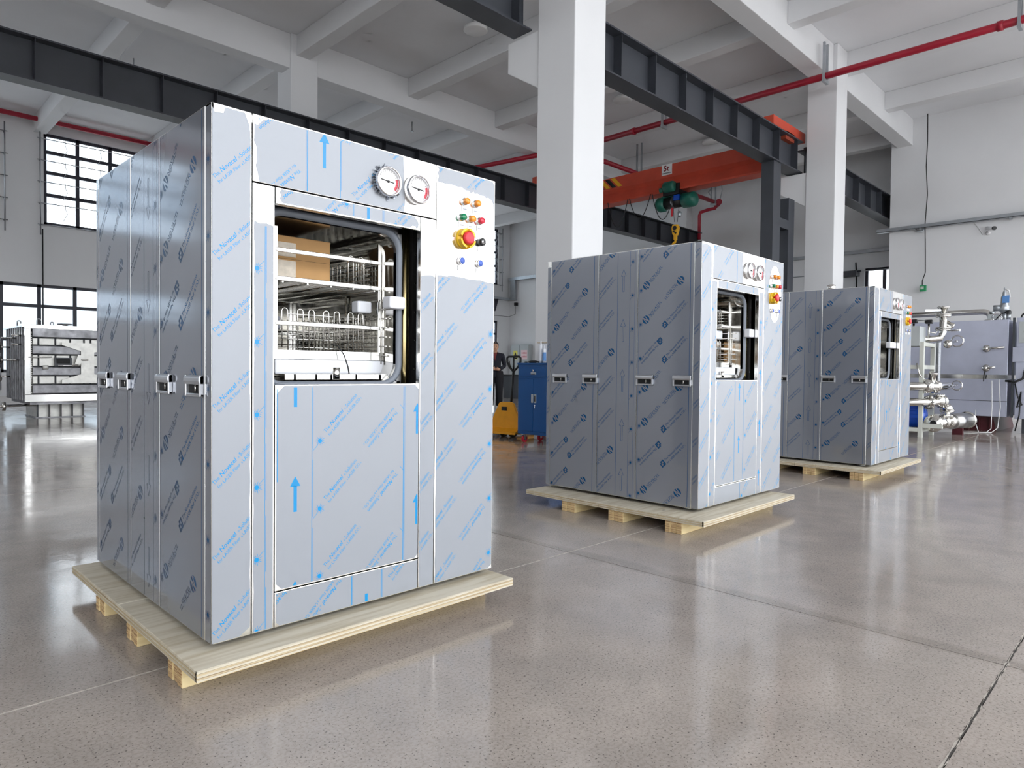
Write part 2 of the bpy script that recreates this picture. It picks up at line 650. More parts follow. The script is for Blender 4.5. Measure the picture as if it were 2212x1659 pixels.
def star2(r=0.022):
    sh = []
    n = 14
    cen = [(r * 0.42 * math.cos(2 * PI * i / 12), r * 0.42 * math.sin(2 * PI * i / 12)) for i in range(12)]
    sh.append((cen, [tuple(range(12))]))
    for i in range(n):
        a = 2 * PI * i / n
        L = r * (1.0 if i % 2 else 0.8)
        c, s = math.cos(a), math.sin(a)
        w = 0.0011
        sh.append(([(0.46 * r * c - w * s, 0.46 * r * s + w * c), (0.46 * r * c + w * s, 0.46 * r * s - w * c),
                    (L * c + w * .5 * s, L * s - w * .5 * c), (L * c - w * .5 * s, L * s + w * .5 * c)], [(0, 1, 2, 3)]))
    return join2(*sh)


def arrow2(h=0.136, w=0.014, hw=0.044, hh=0.038):
    return join2(quad2(-w / 2, w / 2, -h, -hh + 0.001), ([(-hw / 2, -hh), (hw / 2, -hh), (0, 0)], [(0, 1, 2)]))


def arrow_outline2(h=0.17, w=0.014, hw=0.046, hh=0.05, t=0.0025):
    P = [(-w / 2, -h), (w / 2, -h), (w / 2, -hh), (hw / 2, -hh), (0, 0), (-hw / 2, -hh), (-w / 2, -hh)]
    out = []
    for i in range(7):
        a, b = P[i], P[(i + 1) % 7]
        dx, dy = b[0] - a[0], b[1] - a[1]
        L = math.hypot(dx, dy)
        nx, ny = -dy / L * t / 2, dx / L * t / 2
        out.append(([(a[0] + nx, a[1] + ny), (b[0] + nx, b[1] + ny), (b[0] - nx, b[1] - ny), (a[0] - nx, a[1] - ny)], [(3, 2, 1, 0)]))
    return join2(*out)


def poly_ring(outer, inner):
    n = len(outer)
    return (outer + inner, [(i, (i + 1) % n, n + (i + 1) % n, n + i) for i in range(n)])


def logo2():
    """round emblem with a slashed white N, then the word NOVACEL and a small line"""
    R = 0.031
    n = 28
    sh = []
    # emblem: a disc left open where the white N stands
    for sgn in (-1, 1):
        am = math.acos(0.0145 / R)
        pts = [(sgn * R * math.cos(-am + 2 * am * i / 12), sgn * R * math.sin(-am + 2 * am * i / 12)) for i in range(13)]
        sh.append((pts, [tuple(range(13))]))
    yt = math.sqrt(R * R - 0.008 ** 2)
    sh.append(([(-0.006, yt), (0.008, -0.011), (0.008, yt), (0.0, R)], [(0, 1, 2, 3)]))
    sh.append(([(0.006, -yt), (-0.008, 0.011), (-0.008, -yt), (0.0, -R)], [(0, 1, 2, 3)]))
    t = text2d('NOVACEL', 0.0295, 0.0, 0, 1.12)
    sh.append(shift2((t[0], t[1]), 0.040, -0.010))
    s = line_text([('Simply The Best', 1.0, 0.0, 0)], t[2] * 0.75)
    sh.append(shift2(s, 0.046, -0.020))
    return join2(*sh)


def side_text2():
    """square symbol and two lines of lettering"""
    sh = []
    q = 0.045
    # square symbol cut by light rays
    for i in range(4):
        for j in range(4):
            if (i, j) in ((1, 1), (2, 2), (0, 3)):
                continue
            sh.append(quad2(i * q / 4, (i + 0.93) * q / 4, j * q / 4 - 0.006, (j + 0.93) * q / 4 - 0.006))
    a = line_text([('The Novacel Solution', 1.0, 0.008, 0)], 0.205)
    b = line_text([('for LASER Fiber & CO', 1.0, 0.008, 0), ('2', 0.6, 0.0, 0)], 0.21)
    sh.append(shift2(a, 0.054, 0.016))
    sh.append(shift2(b, 0.054, -0.011))
    return join2(*sh)


def front_text2():
    a = line_text([('The', 0.95, 0.0, 0), ('Novacel', 1.12, 0.016, 0.25), ('\u00ae', 0.5, 0, 0), ('Solution', 1.0, 0.006, 0)], 0.209)
    b = line_text([('for LASER Fiber', 1.0, 0.003, 0), ('&', 0.6, 0.0, 0), ('LASER CO', 1.0, 0.003, 0), ('2', 0.55, 0.0, 0)], 0.211)
    return join2(a, shift2(b, 0.003, -0.0226))


def clip2(sh, rect):
    """clip a 2D shape to rect (x0,x1,y0,y1)"""
    x0, x1, y0, y1 = rect
    xs = [p[0] for p in sh[0]]
    ys = [p[1] for p in sh[0]]
    if not xs or max(xs) < x0 or min(xs) > x1 or max(ys) < y0 or min(ys) > y1:
        return ([], [])
    if min(xs) >= x0 and max(xs) <= x1 and min(ys) >= y0 and max(ys) <= y1:
        return sh
    V, F = [], []
    for q in sh[1]:
        P = [sh[0][i] for i in q]
        for (ax, lim, sg) in ((0, x0, 1), (0, x1, -1), (1, y0, 1), (1, y1, -1)):
            Q = []
            for i in range(len(P)):
                a, b = P[i], P[(i + 1) % len(P)]
                ia, ib = sg * (a[ax] - lim) >= 0, sg * (b[ax] - lim) >= 0
                if ia:
                    Q.append(a)
                if ia != ib:
                    t = (lim - a[ax]) / (b[ax] - a[ax])
                    Q.append((a[0] + t * (b[0] - a[0]), a[1] + t * (b[1] - a[1])))
            P = Q
            if len(P) < 3:
                break
        if len(P) >= 3:
            n = len(V)
            V += P
            F.append(tuple(range(n, n + len(P))))
    return (V, F)


SH = {'ft': front_text2(), 'st': side_text2(), 'lg': logo2(), 'star': star2(), 'arrow': arrow2(), 'oarrow': arrow_outline2()}


def shape(kind, x, z, rot=0.0):
    return shift2(SH[kind], x, z, 1.0, rot)


def flat(name, sh, fn, material, parent):
    """planar mesh from a 2D shape mapped to 3D by fn"""
    if not sh[0]:
        return None
    me = bpy.data.meshes.new(name)
    me.from_pydata([fn(x, z) for x, z in sh[0]], [], [list(q) for q in sh[1]])
    me.materials.append(M[material])
    me.update()
    o = bpy.data.objects.new(name, me)
    COL.objects.link(o)
    o.parent = parent
    return o


def rag(p, q, n, amp, rnd):
    return [(p[0] + (q[0] - p[0]) * i / n + rnd.uniform(-amp, amp), p[1] + (q[1] - p[1]) * i / n + rnd.uniform(-amp, amp)) for i in range(1, n)]


# ------------------------------------------------------------------ the setting: floor
FX0, FX1, FY0, FY1 = XL * KB, XE * KB, YF * KB, YB * KB
fl = MB().box(FX0, FX1 + 0.4, FY0, FY1, -0.25, -0.012).build('floor', 'floor_base')
struct(fl, 'polished grey concrete floor with sawn joints')
XJ = [FX0, -5.6, -1.2, 3.2, 5.4, 9.8, 14.2, 18.6, 23.0, FX1]
YJ = [FY0, -1.75, 0.47, 2.68, 7.15, 8.95, 12.2, 16.6, 21.0, 25.4, FY1]
WID = {3.2: 0.006, 5.4: 0.003, 2.68: 0.010, 0.47: 0.010, 7.15: 0.012}
for i in range(len(XJ) - 1):
    for j in range(len(YJ) - 1):
        g = lambda k: WID.get(k, 0.005) / 2
        MB().box(XJ[i] + g(XJ[i]), XJ[i + 1] - g(XJ[i + 1]), YJ[j] + g(YJ[j]), YJ[j + 1] - g(YJ[j + 1]), -0.012, 0.0).build('floor_slab', 'floor', fl)
R_ = random.Random(4)


def joint(y, w, material, jag=0.0, z=-0.001, x0=FX0, x1=FX1, step=0.06):
    V, F = [], []
    n = max(2, int((x1 - x0) / step)) if jag else 1
    for i in range(n + 1):
        x = x0 + (x1 - x0) * i / n
        V += [(x, y - w / 2 + R_.uniform(-jag, jag * .5), z), (x, y + w / 2 + R_.uniform(-jag * .5, jag), z)]
        if i:
            k = 2 * i
            F.append((k - 2, k, k + 1, k - 1))
    return MB().ext(V, F).build('joint_filler', material, fl)


joint(2.68, 0.010, 'joint_pale')
joint(7.15, 0.012, 'joint_pale')
joint(8.95, 0.005, 'joint_dark', z=-0.003)
joint(12.2, 0.005, 'joint_pale', z=-0.003)
joint(16.6, 0.005, 'joint_pale', z=-0.003)
joint(0.47, 0.007, 'joint_pale', 0.005, z=0.0006, x0=0.0, x1=9.0, step=0.035)
joint(0.4685, 0.003, 'joint_dark', 0.0025, z=0.0012, x0=0.0, x1=9.0, step=0.05)
for k, (xx, wd) in enumerate(((3.2, 0.006), (5.4, 0.003), (9.8, 0.005), (14.2, 0.005))):
    MB().box(xx - wd / 2, xx + wd / 2, FY0, FY1, -0.011, -0.003).build('joint_filler', 'joint_dark', fl)


# ------------------------------------------------------------------ walls with openings
BEFORE = set(bpy.data.objects)
def wall(name, ops, mk, u0, u1, z1, material='white'):
    """split a wall into boxes around its openings; mk(u0,u1,z0,z1,mb) adds a box"""
    mb = MB()
    us = sorted({u0, u1} | {o[0] for o in ops} | {o[1] for o in ops})
    for a, b in zip(us[:-1], us[1:]):
        zs = sorted([(o[2], o[3]) for o in ops if o[0] <= a + 1e-6 and o[1] >= b - 1e-6])
        z = ZF
        for (c, d) in zs:
            if c > z + 1e-6:
                mk(mb, a, b, z, c)
            z = d
        if z < z1 - 1e-6:
            mk(mb, a, b, z, z1)
    return struct(mb.build(name, material))


w = wall('wall_back', BACK_OPEN, lambda mb, a, b, c, d: mb.box(a, b, YB, YB + 0.24, c, d), XL - .24, XE + .24, ZC)
w['label'] = 'white back wall pierced by two rows of dark framed windows'
w = wall('wall_front', FRONT_OPEN, lambda mb, a, b, c, d: mb.box(a, b, YF - .24, YF, c, d), XL - .24, XE + .24, ZC)
w = wall('wall_left', LEFT_OPEN, lambda mb, a, b, c, d: mb.box(XL - .24, XL, a, b, c, d), YF, YB, ZC)
w = wall('wall_end', END_OPEN, lambda mb, a, b, c, d: mb.box(XE, XE + .24, a, b, c, d), YF, YB, ZC)
w['label'] = 'white end wall of the hall behind the crane'
# near partition on the right, with a return behind it
w = MB().box(19.1, 19.34, YF, 5.46, ZF, ZC).build('wall_right', 'white')
struct(w, 'bright white partition wall on the right with a cable tray')
# pier on the end wall
struct(MB().box(XE - 0.35, XE, 12.2, 12.9, ZF, ZC).build('wall_pier', 'white'))

# ------------------------------------------------------------------ ceiling and concrete beams
ce = struct(MB().box(XL - .24, XE + .24, YF - .24, YB + .24, ZC, ZC + 0.2).build('ceiling', 'ceil'), 'white painted concrete ceiling with deep beams')
for y0 in (4.98, 12.24):
    MB().box(XL, 19.1 if y0 < 5 else XE - .35, y0, y0 + 0.34, 6.82, ZC).build('ceiling_beam', 'white', ce, 0.01)
MB().box(XL, 19.1, -2.4, -2.06, 6.82, ZC).build('ceiling_beam', 'white', ce, 0.01)
for k in range(-2, 8):
    x = 3.68 + 2.635 * (k - 0)
    for (a, b) in ((-2.06, 4.98), (5.32, 12.24), (12.58, YB), (YF, -2.4)):
        if x > 19 and a < 5:
            continue
        if x > XE - .4:
            continue
        MB().box(x, x + 0.28, a, b, 7.08, ZC).build('ceiling_beam', 'white', ce, 0.01)

# ------------------------------------------------------------------ columns with corbels


def column(x, y, sgn, label):
    c = thing('concrete_column', label, None, (x, y, 0))
    c['kind'] = 'structure'
    MB().box(0, 0.56, 0, 0.56, ZF, ZC).build('shaft', 'white', c, 0.012)
    if sgn:
        ys = 0.56 if sgn > 0 else 0.0
        e = ys + 0.52 * sgn
        MB().prism([(0.02, ys, 5.1), (0.02, e, 5.1), (0.02, e, 4.74), (0.02, ys, 4.42)], (0.52, 0, 0)).build('corbel', 'white', c, 0.01)
    return c


column(5.85, 4.9, 1, 'tall white square concrete column with a corbel, behind the second machine')
column(13.71, 4.9, 1, 'white concrete column with a corbel, behind the third machine')
column(6.2, 12.2, -1, 'white concrete column of the back row rising behind the nearest machine')
column(14.0, 12.2, -1, 'white concrete column of the back row directly behind the tall front column')

# ------------------------------------------------------------------ windows
wn = [0]


def window(axis, fixed, u0, u1, z0, z1, panes, rows, glass=True, depth=0.06, sashes=True, label=None):
    """axis 'x': lies along x at y=fixed; axis 'y': lies along y at x=fixed"""
    wn[0] += 1
    r = thing('window_%d' % wn[0], '', None)
    del r['label']
    struct(r, label)

    def bx(a, b, c, d, dd, name, m='frame'):
        mb = MB()
        if axis == 'x':
            mb.box(a, b, fixed - dd, fixed + dd, c, d)
        else:
            mb.box(fixed - dd, fixed + dd, a, b, c, d)
        return mb.build(name, m, r)
    t = 0.075
    fr = MB()
    for (a, b, c, d) in ((u0, u1, z0, z0 + t), (u0, u1, z1 - t, z1), (u0, u0 + t, z0, z1), (u1 - t, u1, z0, z1)):
        if axis == 'x':
            fr.box(a, b, fixed - depth / 2, fixed + depth / 2, c, d)
        else:
            fr.box(fixed - depth / 2, fixed + depth / 2, a, b, c, d)
    fr.build('window_frame', 'frame', r)
    for k in range(1, panes):
        u = u0 + (u1 - u0) * k / panes
        bx(u - 0.042, u + 0.042, z0, z1, depth / 2, 'mullion')
    zz = [z0]
    for q in rows:
        bx(u0, u1, q - 0.042, q + 0.042, depth / 2 + 0.004, 'transom')
        zz.append(q)
    zz.append(z1)
    if glass:
        for k in range(panes):
            for i in range(len(zz) - 1):
                a = u0 + (u1 - u0) * k / panes
                b = u0 + (u1 - u0) * (k + 1) / panes
                bx(a + .03, b - .03, zz[i] + .03, zz[i + 1] - .03, 0.003, 'pane', 'glass')
    return r


for n_, (a, b, c, d) in enumerate(BACK_OPEN):
    if c < ZF + .01:
        continue          # roller door standing open
    pn = max(3, round((b - a) / 0.79))
    if c > 4:
        window('x', YB + 0.10, a, b, c, d, pn, [c + 0.79, c + 1.37, c + 1.9], glass=True,
               label='dark framed upper window in the back wall')
    else:
        window('x', YB + 0.10, a, b, c, d, pn, [q for q in (1.75, 2.63) if q > c + .1], glass=True, label='dark framed lower window in the back wall')
for (a, b, c, d) in FRONT_OPEN:
    if c > 0.1 and b - a < 15:
        window('x', YF - 0.12, a, b, c, d, max(3, round((b - a) / 1.6)), [(c + d) / 2], glass=False, label='window behind the viewer')
for (a, b, c, d) in LEFT_OPEN:
    window('y', XL - 0.12, a, b, c, d, max(3, round((b - a) / 0.9)), [(c + d) / 2], glass=False, label='unseen window added in the left wall for daylight')
window('y', XE + 0.1, 5.62, 6.62, 0.9, 4.12, 2, [1.9, 2.9], label='dark framed window in the end wall beside the partition')

# ------------------------------------------------------------------ outside
nb = thing('neighbour_building', 'pale building seen faintly through the back windows', 'building', (-2, 33, -0.3))
MB().box(-22, 8.5, 0, 8, 0, 15).build('wall_block', 'paleext', nb)
MB().box(8.5, 40, 10, 16, 0, 6.0).build('wall_block', 'paleext', nb)
for xx in (-7.0, 0.4, 4.6):
    MB().box(xx, xx + 0.9, -0.5, 0, 0, 15).build('pilaster', 'paleext', nb)
for i in range(5):
    for j in range(3):
        MB().box(-8.5 + i * 2.6, -7.1 + i * 2.6, -0.04, 0.02, 1.6 + j * 3.2, 3.4 + j * 3.2).build('window_pane', 'extglass', nb)
nb2 = thing('peach_building', 'peach rendered building outside the end wall window', 'building', (34, -2, -0.3))
MB().box(0, 6, 0, 22, 0, 4.6).build('wall_block', 'peachext', nb2)
MB().box(-0.3, 6.2, -0.2, 22.2, 4.6, 5.0).build('parapet', 'paleext', nb2)



# ------------------------------------------------------------------ crane runway girders
def girder(label, x0, x1, y, first, step, lo=5.12, hi=5.75):
    r = thing('crane_runway_girder', label, 'girder', (x0, y, 0))
    L = x1 - x0
    MB().box(0, L, -.006, .006, lo + .02, hi - .02).build('web', 'girder', r)
    MB().box(0, L, -.15, .15, lo, lo + .022).build('bottom_flange', 'girder', r)
    MB().box(0, L, -.16, .16, hi - .024, hi).build('top_flange', 'girder', r)
    MB().box(0, L, -.03, .03, hi, hi + .04).build('crane_rail', 'girder', r)
    x = first - x0
    me = None
    while x < L - .02:
        if x > .02:
            if me is None:
                o = MB().box(-.006, .006, -.14, .14, lo + .022, hi - .024).build('stiffener', 'girder', r)
                me = o.data
            else:
                o = bpy.data.objects.new('stiffener', me)
                COL.objects.link(o)
                o.parent = r
            o.location = (x, 0, 0)
        x += step
    return r


girder('dark steel runway girder left of the tall column, on its corbel', XL, 5.86, 5.72, -8.7, .845)
girder('dark steel runway girder between the two white columns', 6.43, 13.80, 5.72, 6.82, .845)
girder('dark steel runway girder beyond the second column', 14.29, XE, 5.72, 14.6, .845)
girder('long dark steel runway girder along the back row of columns', XL, XE - .36, 11.76, -8.95 + .02, .845)

# dark steel frame beside the second column
fr = thing('steel_support_frame', 'dark steel frame of two posts and cross bars beside the second column', 'frame', (12.55, 5.72, 0))
MB().box(0, .32, -.12, .12, ZF, 5.12).build('post', 'girder', fr)
MB().box(.75, 1.02, -.10, .14, ZF, 4.55).build('post', 'girder', fr)
MB().box(.32, .75, -.10, .10, 3.92, 4.10).build('cross_bar', 'girder', fr)
MB().box(.32, .75, -.10, .10, 2.6, 2.75).build('cross_bar', 'girder', fr)

# ------------------------------------------------------------------ bridge crane
cr = thing('bridge_crane', 'orange single girder overhead crane marked 5t', 'crane', (13.3, 5.72, 0))
YL = 11.76 - 5.72
prof = [(-.16, 5.70), (.16, 5.70), (.16, 5.46), (.10, 5.42), (.10, 5.34), (.17, 5.14), (.17, 5.10), (-.17, 5.10), (-.17, 5.14), (-.10, 5.34), (-.16, 5.42)]
MB().prism([(x, .2, z) for x, z in prof], (0, YL - .4, 0)).build('bridge_beam', 'orange', cr)
for yy in (0, YL):
    e = MB().box(-.75, .75, yy - .1, yy + .1, 5.79, 5.98).build('end_carriage', 'orange', cr, .01)
    for xx in (-.6, .6):
        MB().cyl((xx, yy - .04, 5.865), (xx, yy + .04, 5.865), .075, n=16).build('wheel', 'girder', e)
MB().box(-.2, .2, -.1, .35, 5.66, 5.82).build('carriage_gusset', 'orange_dark', cr)
MB().box(-.2, .2, YL - .35, YL + .1, 5.66, 5.82).build('carriage_gusset', 'orange_dark', cr)
# hazard stripes near the far part, on the face toward the viewer
for k, m_ in enumerate(('yellow', 'black', 'yellow', 'black')):
    y0 = 9.72 - 5.72 + .17 * k - .22
    MB().prism([(-.163, y0, 5.46), (-.163, y0 + .12, 5.46), (-.163, y0 + .34, 5.68), (-.163, y0 + .22, 5.68)], (.006, 0, 0)).build('hazard_stripe', m_, cr)
# capacity sign: "5t"
sg = MB().box(-.172, -.160, 8.165 - 5.72, 8.425 - 5.72, 5.475, 5.71).build('capacity_sign', 'label', cr)
ymap = lambda y0: (lambda u, z: (-.1735, y0 - u, z))
t5 = text2d('5t', .17, .004)
flat('sign_lettering', shift2((t5[0], t5[1]), .05, 5.565), ymap(8.425 - 5.72), 'textdred', sg)
mk = MB()
for k in range(9):
    mk.box(-.1738, -.172, 8.40 - 5.72 - .024 * k - .016, 8.40 - 5.72 - .024 * k, 5.505, 5.528)
mk.build('sign_small_print', 'textblack', sg)

ho = thing('electric_hoist', 'green electric rope hoist with yellow hook block under the orange crane', 'hoist', (13.3, 8.15, 4.9))
# trolley
MB().lathe([(0, -.14), (.10, -.14), (.12, -.10), (.12, .10), (.08, .14), (0, .14)], (-.26, .02, .27), (0, 1, 0), 18).build('trolley_motor', 'green', ho)
MB().lathe([(0, 0), (.05, 0), (.055, .08), (0, .09)], (-.30, .15, .22), (-.3, 1, -.1), 12).build('motor_nose', 'green', ho)
MB().box(-.22, .22, -.2, .2, .10, .20).box(-.21, -.18, -.2, .2, .1, .34).box(.18, .21, -.2, .2, .1, .34).build('trolley_frame', 'black', ho)
for yy in (-.13, .13):
    for xx in (-1, 1):
        MB().cyl((xx * .13, yy, .27), (xx * .185, yy, .27), .06, n=14).build('trolley_wheel', 'black', ho)
MB().cyl((0, -.20, -.02), (0, .26, -.02), .125, n=20).build('rope_drum', 'black', ho)
MB().lathe([(0, 0), (.12, 0), (.165, .03), (.165, .16), (.14, .20), (.10, .22), (0, .22)], (0, .26, -.02), (0, 1, 0), 22).build('gearbox', 'green', ho)
MB().lathe([(0, 0), (.165, 0), (.165, .22), (.15, .27), (.11, .30), (0, .305)], (0, -.20, -.02), (0, -1, 0), 22).build('motor_housing', 'green', ho)
MB().box(-.13, .13, -.2, .3, .09, .13).build('top_bracket', 'green', ho)
MB().box(-.17, -.10, -.17, -.03, -.02, .1).build('control_box', 'bluepump', ho)
for k in range(4):
    MB().tube([tuple(q) for q in arc((0, .03 + .012 * k, -.02), .13, 0, 2 * PI, 20, (1, 0, 0), (0, 0, 1))], .006, 6).build('rope_turn', 'steel_rod', ho)
for (xx, yy) in ((-.05, .04), (.05, -.05)):
    MB().cyl((xx, yy, -.1), (xx * .6, 0 + yy * .4, -.46), .006, n=6).build('wire_rope', 'wireblack', ho)
MB().obox((-.06, .06, -.24), (.012, .05, .2), (0, 0.1, 0)).build('rope_guide', 'estop', ho)
MB().lathe([(.03, 0), (.045, .02), (.045, .1), (.02, .12)], (.04, -.07, -.34), (0, 0, 1), 10).build('limit_weight', 'galv', ho)
hb = MB()
hb.prism([(-.045, -.06, -.52), (-.045, .06, -.52), (-.045, .085, -.60), (-.045, .06, -.72), (-.045, .04, -.76), (-.045, -.04, -.76), (-.045, -.06, -.72), (-.045, -.085, -.60)], (.09, 0, 0))
hb.box(-.03, .03, -.035, .035, -.86, -.75)
hk = hb.build('hook_block', 'yellow', ho, .008)
MB().cyl((-.052, 0, -.60), (.052, 0, -.60), .05, n=18).build('sheave', 'black', hk)
MB().obox((-.046, .0, -.69), (.004, .11, .035), (.6, 0, 0)).build('block_stripe', 'black', hk)
MB().tube([(0, 0, -.85), (0, .0, -.90)] + [tuple(q) for q in arc((0, 0, -.975), .07, PI / 2, -PI * .85, 12, (0, 1, 0), (0, 0, 1))], [.022, .022] + [.026] * 7 + [.022, .018, .014, .010, .008, .006], 10).build('hook', 'yellow', hk)
# festoon cable hanging in loops from the bridge
for k in range(3):
    y0, y1 = 9.9 - .62 * k, 9.32 - .62 * k
    pts = [(13.12, y0 + (y1 - y0) * i / 14, 5.12 - .62 * (1 - ((i - 7) / 7) ** 2) * (1.0 if k != 1 else .8)) for i in range(15)]
    tag(MB().tube(pts, .010, 6).build('festoon_cable', 'wireblack'),
        ('black festoon cable loop hanging at the far end of the orange crane', 'black festoon cable loop hanging in the middle of the orange crane', 'black festoon cable loop hanging next to the green hoist')[k], 'cable', 'festoon loops under the crane')


# ------------------------------------------------------------------ red fire pipes with hangers
def hanger(parent, x, y, z, axis, top):
    m_ = MB()
    w_ = .075
    for s in (-1, 1):
        if axis == 'y':
            m_.box(x + s * w_ - .02, x + s * w_ + .02, y - .02, y + .02, z - .11, top)
        else:
            m_.box(x - .02, x + .02, y + s * w_ - .02, y + s * w_ + .02, z - .11, top)
    m_.box(x - (.1 if axis == 'y' else .025), x + (.1 if axis == 'y' else .025), y - (.025 if axis == 'y' else .1), y + (.025 if axis == 'y' else .1), z - .13, z - .065)
    m_.build('pipe_hanger', 'galv', parent)


p1 = thing('fire_pipe', 'red fire main crossing overhead in front of the second column', 'pipe', (13.0, 0, 6.6))
MB().cyl((0, YF, 0), (0, 11.0, 0), .062, n=16).build('pipe_run', 'red', p1)
for yy in (6.7, 9.1, 2.2, -1.0):
    MB().cyl((0, yy - .04, 0), (0, yy + .04, 0), .078, n=16).build('coupling', 'red', p1)
for yy, tp in ((4.86, 7.2 - 6.6), (1.95, .87), (8.3, .87), (-1.5, .87)):
    hanger(p1, 0, yy, 0, 'y', tp)
p2 = thing('fire_pipe', 'red fire pipe running to the end wall above the crane, with a valve and drop', 'pipe', (13.0, 11.0, 6.62))
MB().cyl((0, 0, 0), (7.6, 0, 0), .062, n=16).build('pipe_run', 'red', p2)
MB().tube([(7.5, 0, 0), (7.5, .1, -.15), (7.5, .35, -.16), (7.5, .62, -.20), (7.5, .66, -.3), (7.5, .66, -1.1)], .055, 12).build('drop_pipe', 'red', p2)
MB().cyl((7.35, -.12, 0), (7.65, .12, 0), .1, n=16).build('elbow', 'red', p2)
MB().cyl((7.3, 0, -.02), (7.5, 0, -.02), .085, n=14).build('flow_switch', 'red', p2)
for xx in (3.0, 7.2):
    hanger(p2, xx, 0, 0, 'x', .85 if xx < 5 else .5)
MB().tube([(7.3, .1, .1), (7.25, .2, .35), (7.4, .15, .55)], .018, 6).tube([(7.45, -.1, .1), (7.5, -.15, .4), (7.3, -.2, .6)], .018, 6).build('flexible_conduit', 'galv', p2)
p3 = thing('fire_pipe', 'red fire pipe running along the top of the back wall', 'pipe', (0, 20.6, 7.28))
MB().cyl((XL, 0, 0), (12.9, 0, 0), .06, n=14).build('pipe_run', 'red', p3)
MB().tube([(12.9, 0, 0), (13.0, -.05, 0), (13.0, -9.6, -.66)], .06, 12).build('pipe_run', 'red', p3)
for xx in (6.9, 0.5, 12.0):
    hanger(p3, xx, 0, 0, 'x', .19)
# sprinkler heads
for k, (x, y) in enumerate(((4.45, 15.6), (10.6, 14.3), (8.9, 17.5))):
    s = thing('sprinkler_head', ('small sprinkler head on the ceiling above the left girder', 'small sprinkler head on the ceiling right of the gauges', 'small sprinkler head deep in the back bay')[k], 'sprinkler', (x, y, ZC), 0, 'ceiling sprinklers')
    MB().cyl((0, 0, -.22), (0, 0, 0), .014, n=8).build('drop', 'galv', s)
    MB().lathe([(0, -.25), (.05, -.25), (.05, -.24), (.012, -.235), (.012, -.2), (0, -.2)], (0, 0, 0), (0, 0, 1), 14).build('deflector', 'galv', s)
# ceiling lamps
for k, (x, y) in enumerate(((4.04, 12.85 + .1), (12.77, 9.26), (8.3, 9.30), (16.74, 9.23))):
    lab = ('round lamp at the upper left edge of the ceiling', 'round white ceiling lamp under the near girder, beside the tall column', 'round white ceiling lamp left of the tall column', 'round white ceiling lamp above the orange crane')[k]
    l_ = thing('ceiling_lamp', lab, 'lamp', (x, y, ZC), 0, 'round ceiling lamps')
    MB().cyl((0, 0, -.10), (0, 0, 0), .035, n=12).build('stem', 'lamp', l_)
    MB().lathe([(.0, -.10), (.12, -.10), (.21, -.15), (.22, -.20), (.20, -.215), (0, -.215)], (0, 0, 0), (0, 0, 1), 28).build('shade', 'lamp', l_)

# ------------------------------------------------------------------ right partition: tray, camera, switch cord
ct = thing('cable_tray', 'long galvanised cable tray along the bright right wall', 'cable tray', (19.07, 0, 4.70))
MB().box(-.14, 0, YF + .1, 5.72, 0.0, .012).box(-.14, -.13, YF + .1, 5.72, 0, .09).box(-.012, 0, YF + .1, 5.72, 0, .09).build('trunking', 'galv', ct)
for yy in (4.7, 2.9, 1.1):
    MB().box(-.16, 0, yy, yy + .04, -.04, 0).build('bracket', 'galv', ct)
MB().tube([(-.05, 4.85, .0), (-.08, 4.8, -.06), (-.05, 4.7, -.07), (-.02, 4.66, 0)], .018, 8).build('conduit_bend', 'galv', ct)
cc = thing('security_camera', 'small white security camera on the right wall under the cable tray', 'camera', (19.1, 3.36, 4.42))
MB().lathe([(0, 0), (.05, 0), (.05, .03), (.02, .04), (0, .04)], (0, 0, 0), (-1, 0, 0), 16).tube([(-.03, 0, 0), (-.12, -.02, .01), (-.14, -.04, .06)], .014, 8).build('mount', 'cctv', cc)
MB().cyl((-.08, .02, .10), (-.22, -.14, .06), .042, n=16).build('camera_body', 'cctv', cc)
MB().cyl((-.215, -.135, .062), (-.245, -.165, .054), .044, n=16).build('lens_hood', 'black', cc)
MB().tube([(0, .28, .26), (-.02, .2, .16), (-.02, .1, -.02), (-.02, 0, -.02)], .006, 6).build('cable', 'wirewhite', cc)
sw = thing('pull_switch', 'green pendant switch hanging on a long black cord by the right wall', 'switch', (18.95, 4.6, 3.20))
MB().tube([(0, .03, ZC - 3.2), (0, .02, 3.6), (0, .035, 3.0), (0, -.005, 2.3), (0, .03, 1.6), (0, .01, .9), (0, 0, .4), (0, .06, .2), (0, .06, .09)], .011, 6).build('cord', 'wireblack', sw)
MB().box(-.03, .03, -.03, .11, -.06, .09).build('switch_body', 'exitgreen', sw, .008)
MB().box(-.036, -.03, .02, .09, -.01, .06).build('button', 'skidpaint', sw)

# ------------------------------------------------------------------ end wall: enclosure, trunking, odds and ends
el = thing('electrical_enclosure', 'pale grey two door electrical enclosure with a warning label and a pink notice', 'enclosure', (XE - .21, 19.66, .55))
MB().box(0, .18, 0, 1.10, 0, 1.62).build('body', 'elec', el, .01)
for k in range(2):
    d = MB().box(-.014, 0, .03 + .53 * k, .53 + .53 * k, .03, 1.59).build('door', 'elec', el, .006)
    MB().box(-.03, -.014, .50 if k == 0 else .56, .53 if k == 0 else .59, .75, .9).build('handle', 'black', d)
n1 = MB().box(-.020, -.014, .68, .92, .98, 1.36).build('warning_label', 'noticeyellow', el)
MB().box(-.0215, -.020, .70, .90, 1.0, 1.06).build('label_print', 'textblack', n1)
MB().ext([(-.0215, .72, 1.14), (-.0215, .88, 1.14), (-.0215, .80, 1.30)], [(0, 1, 2)]).build('warning_triangle', 'textblack', n1)
n2 = MB().box(-.020, -.014, .10, .46, .98, 1.38).build('notice', 'pink', el)
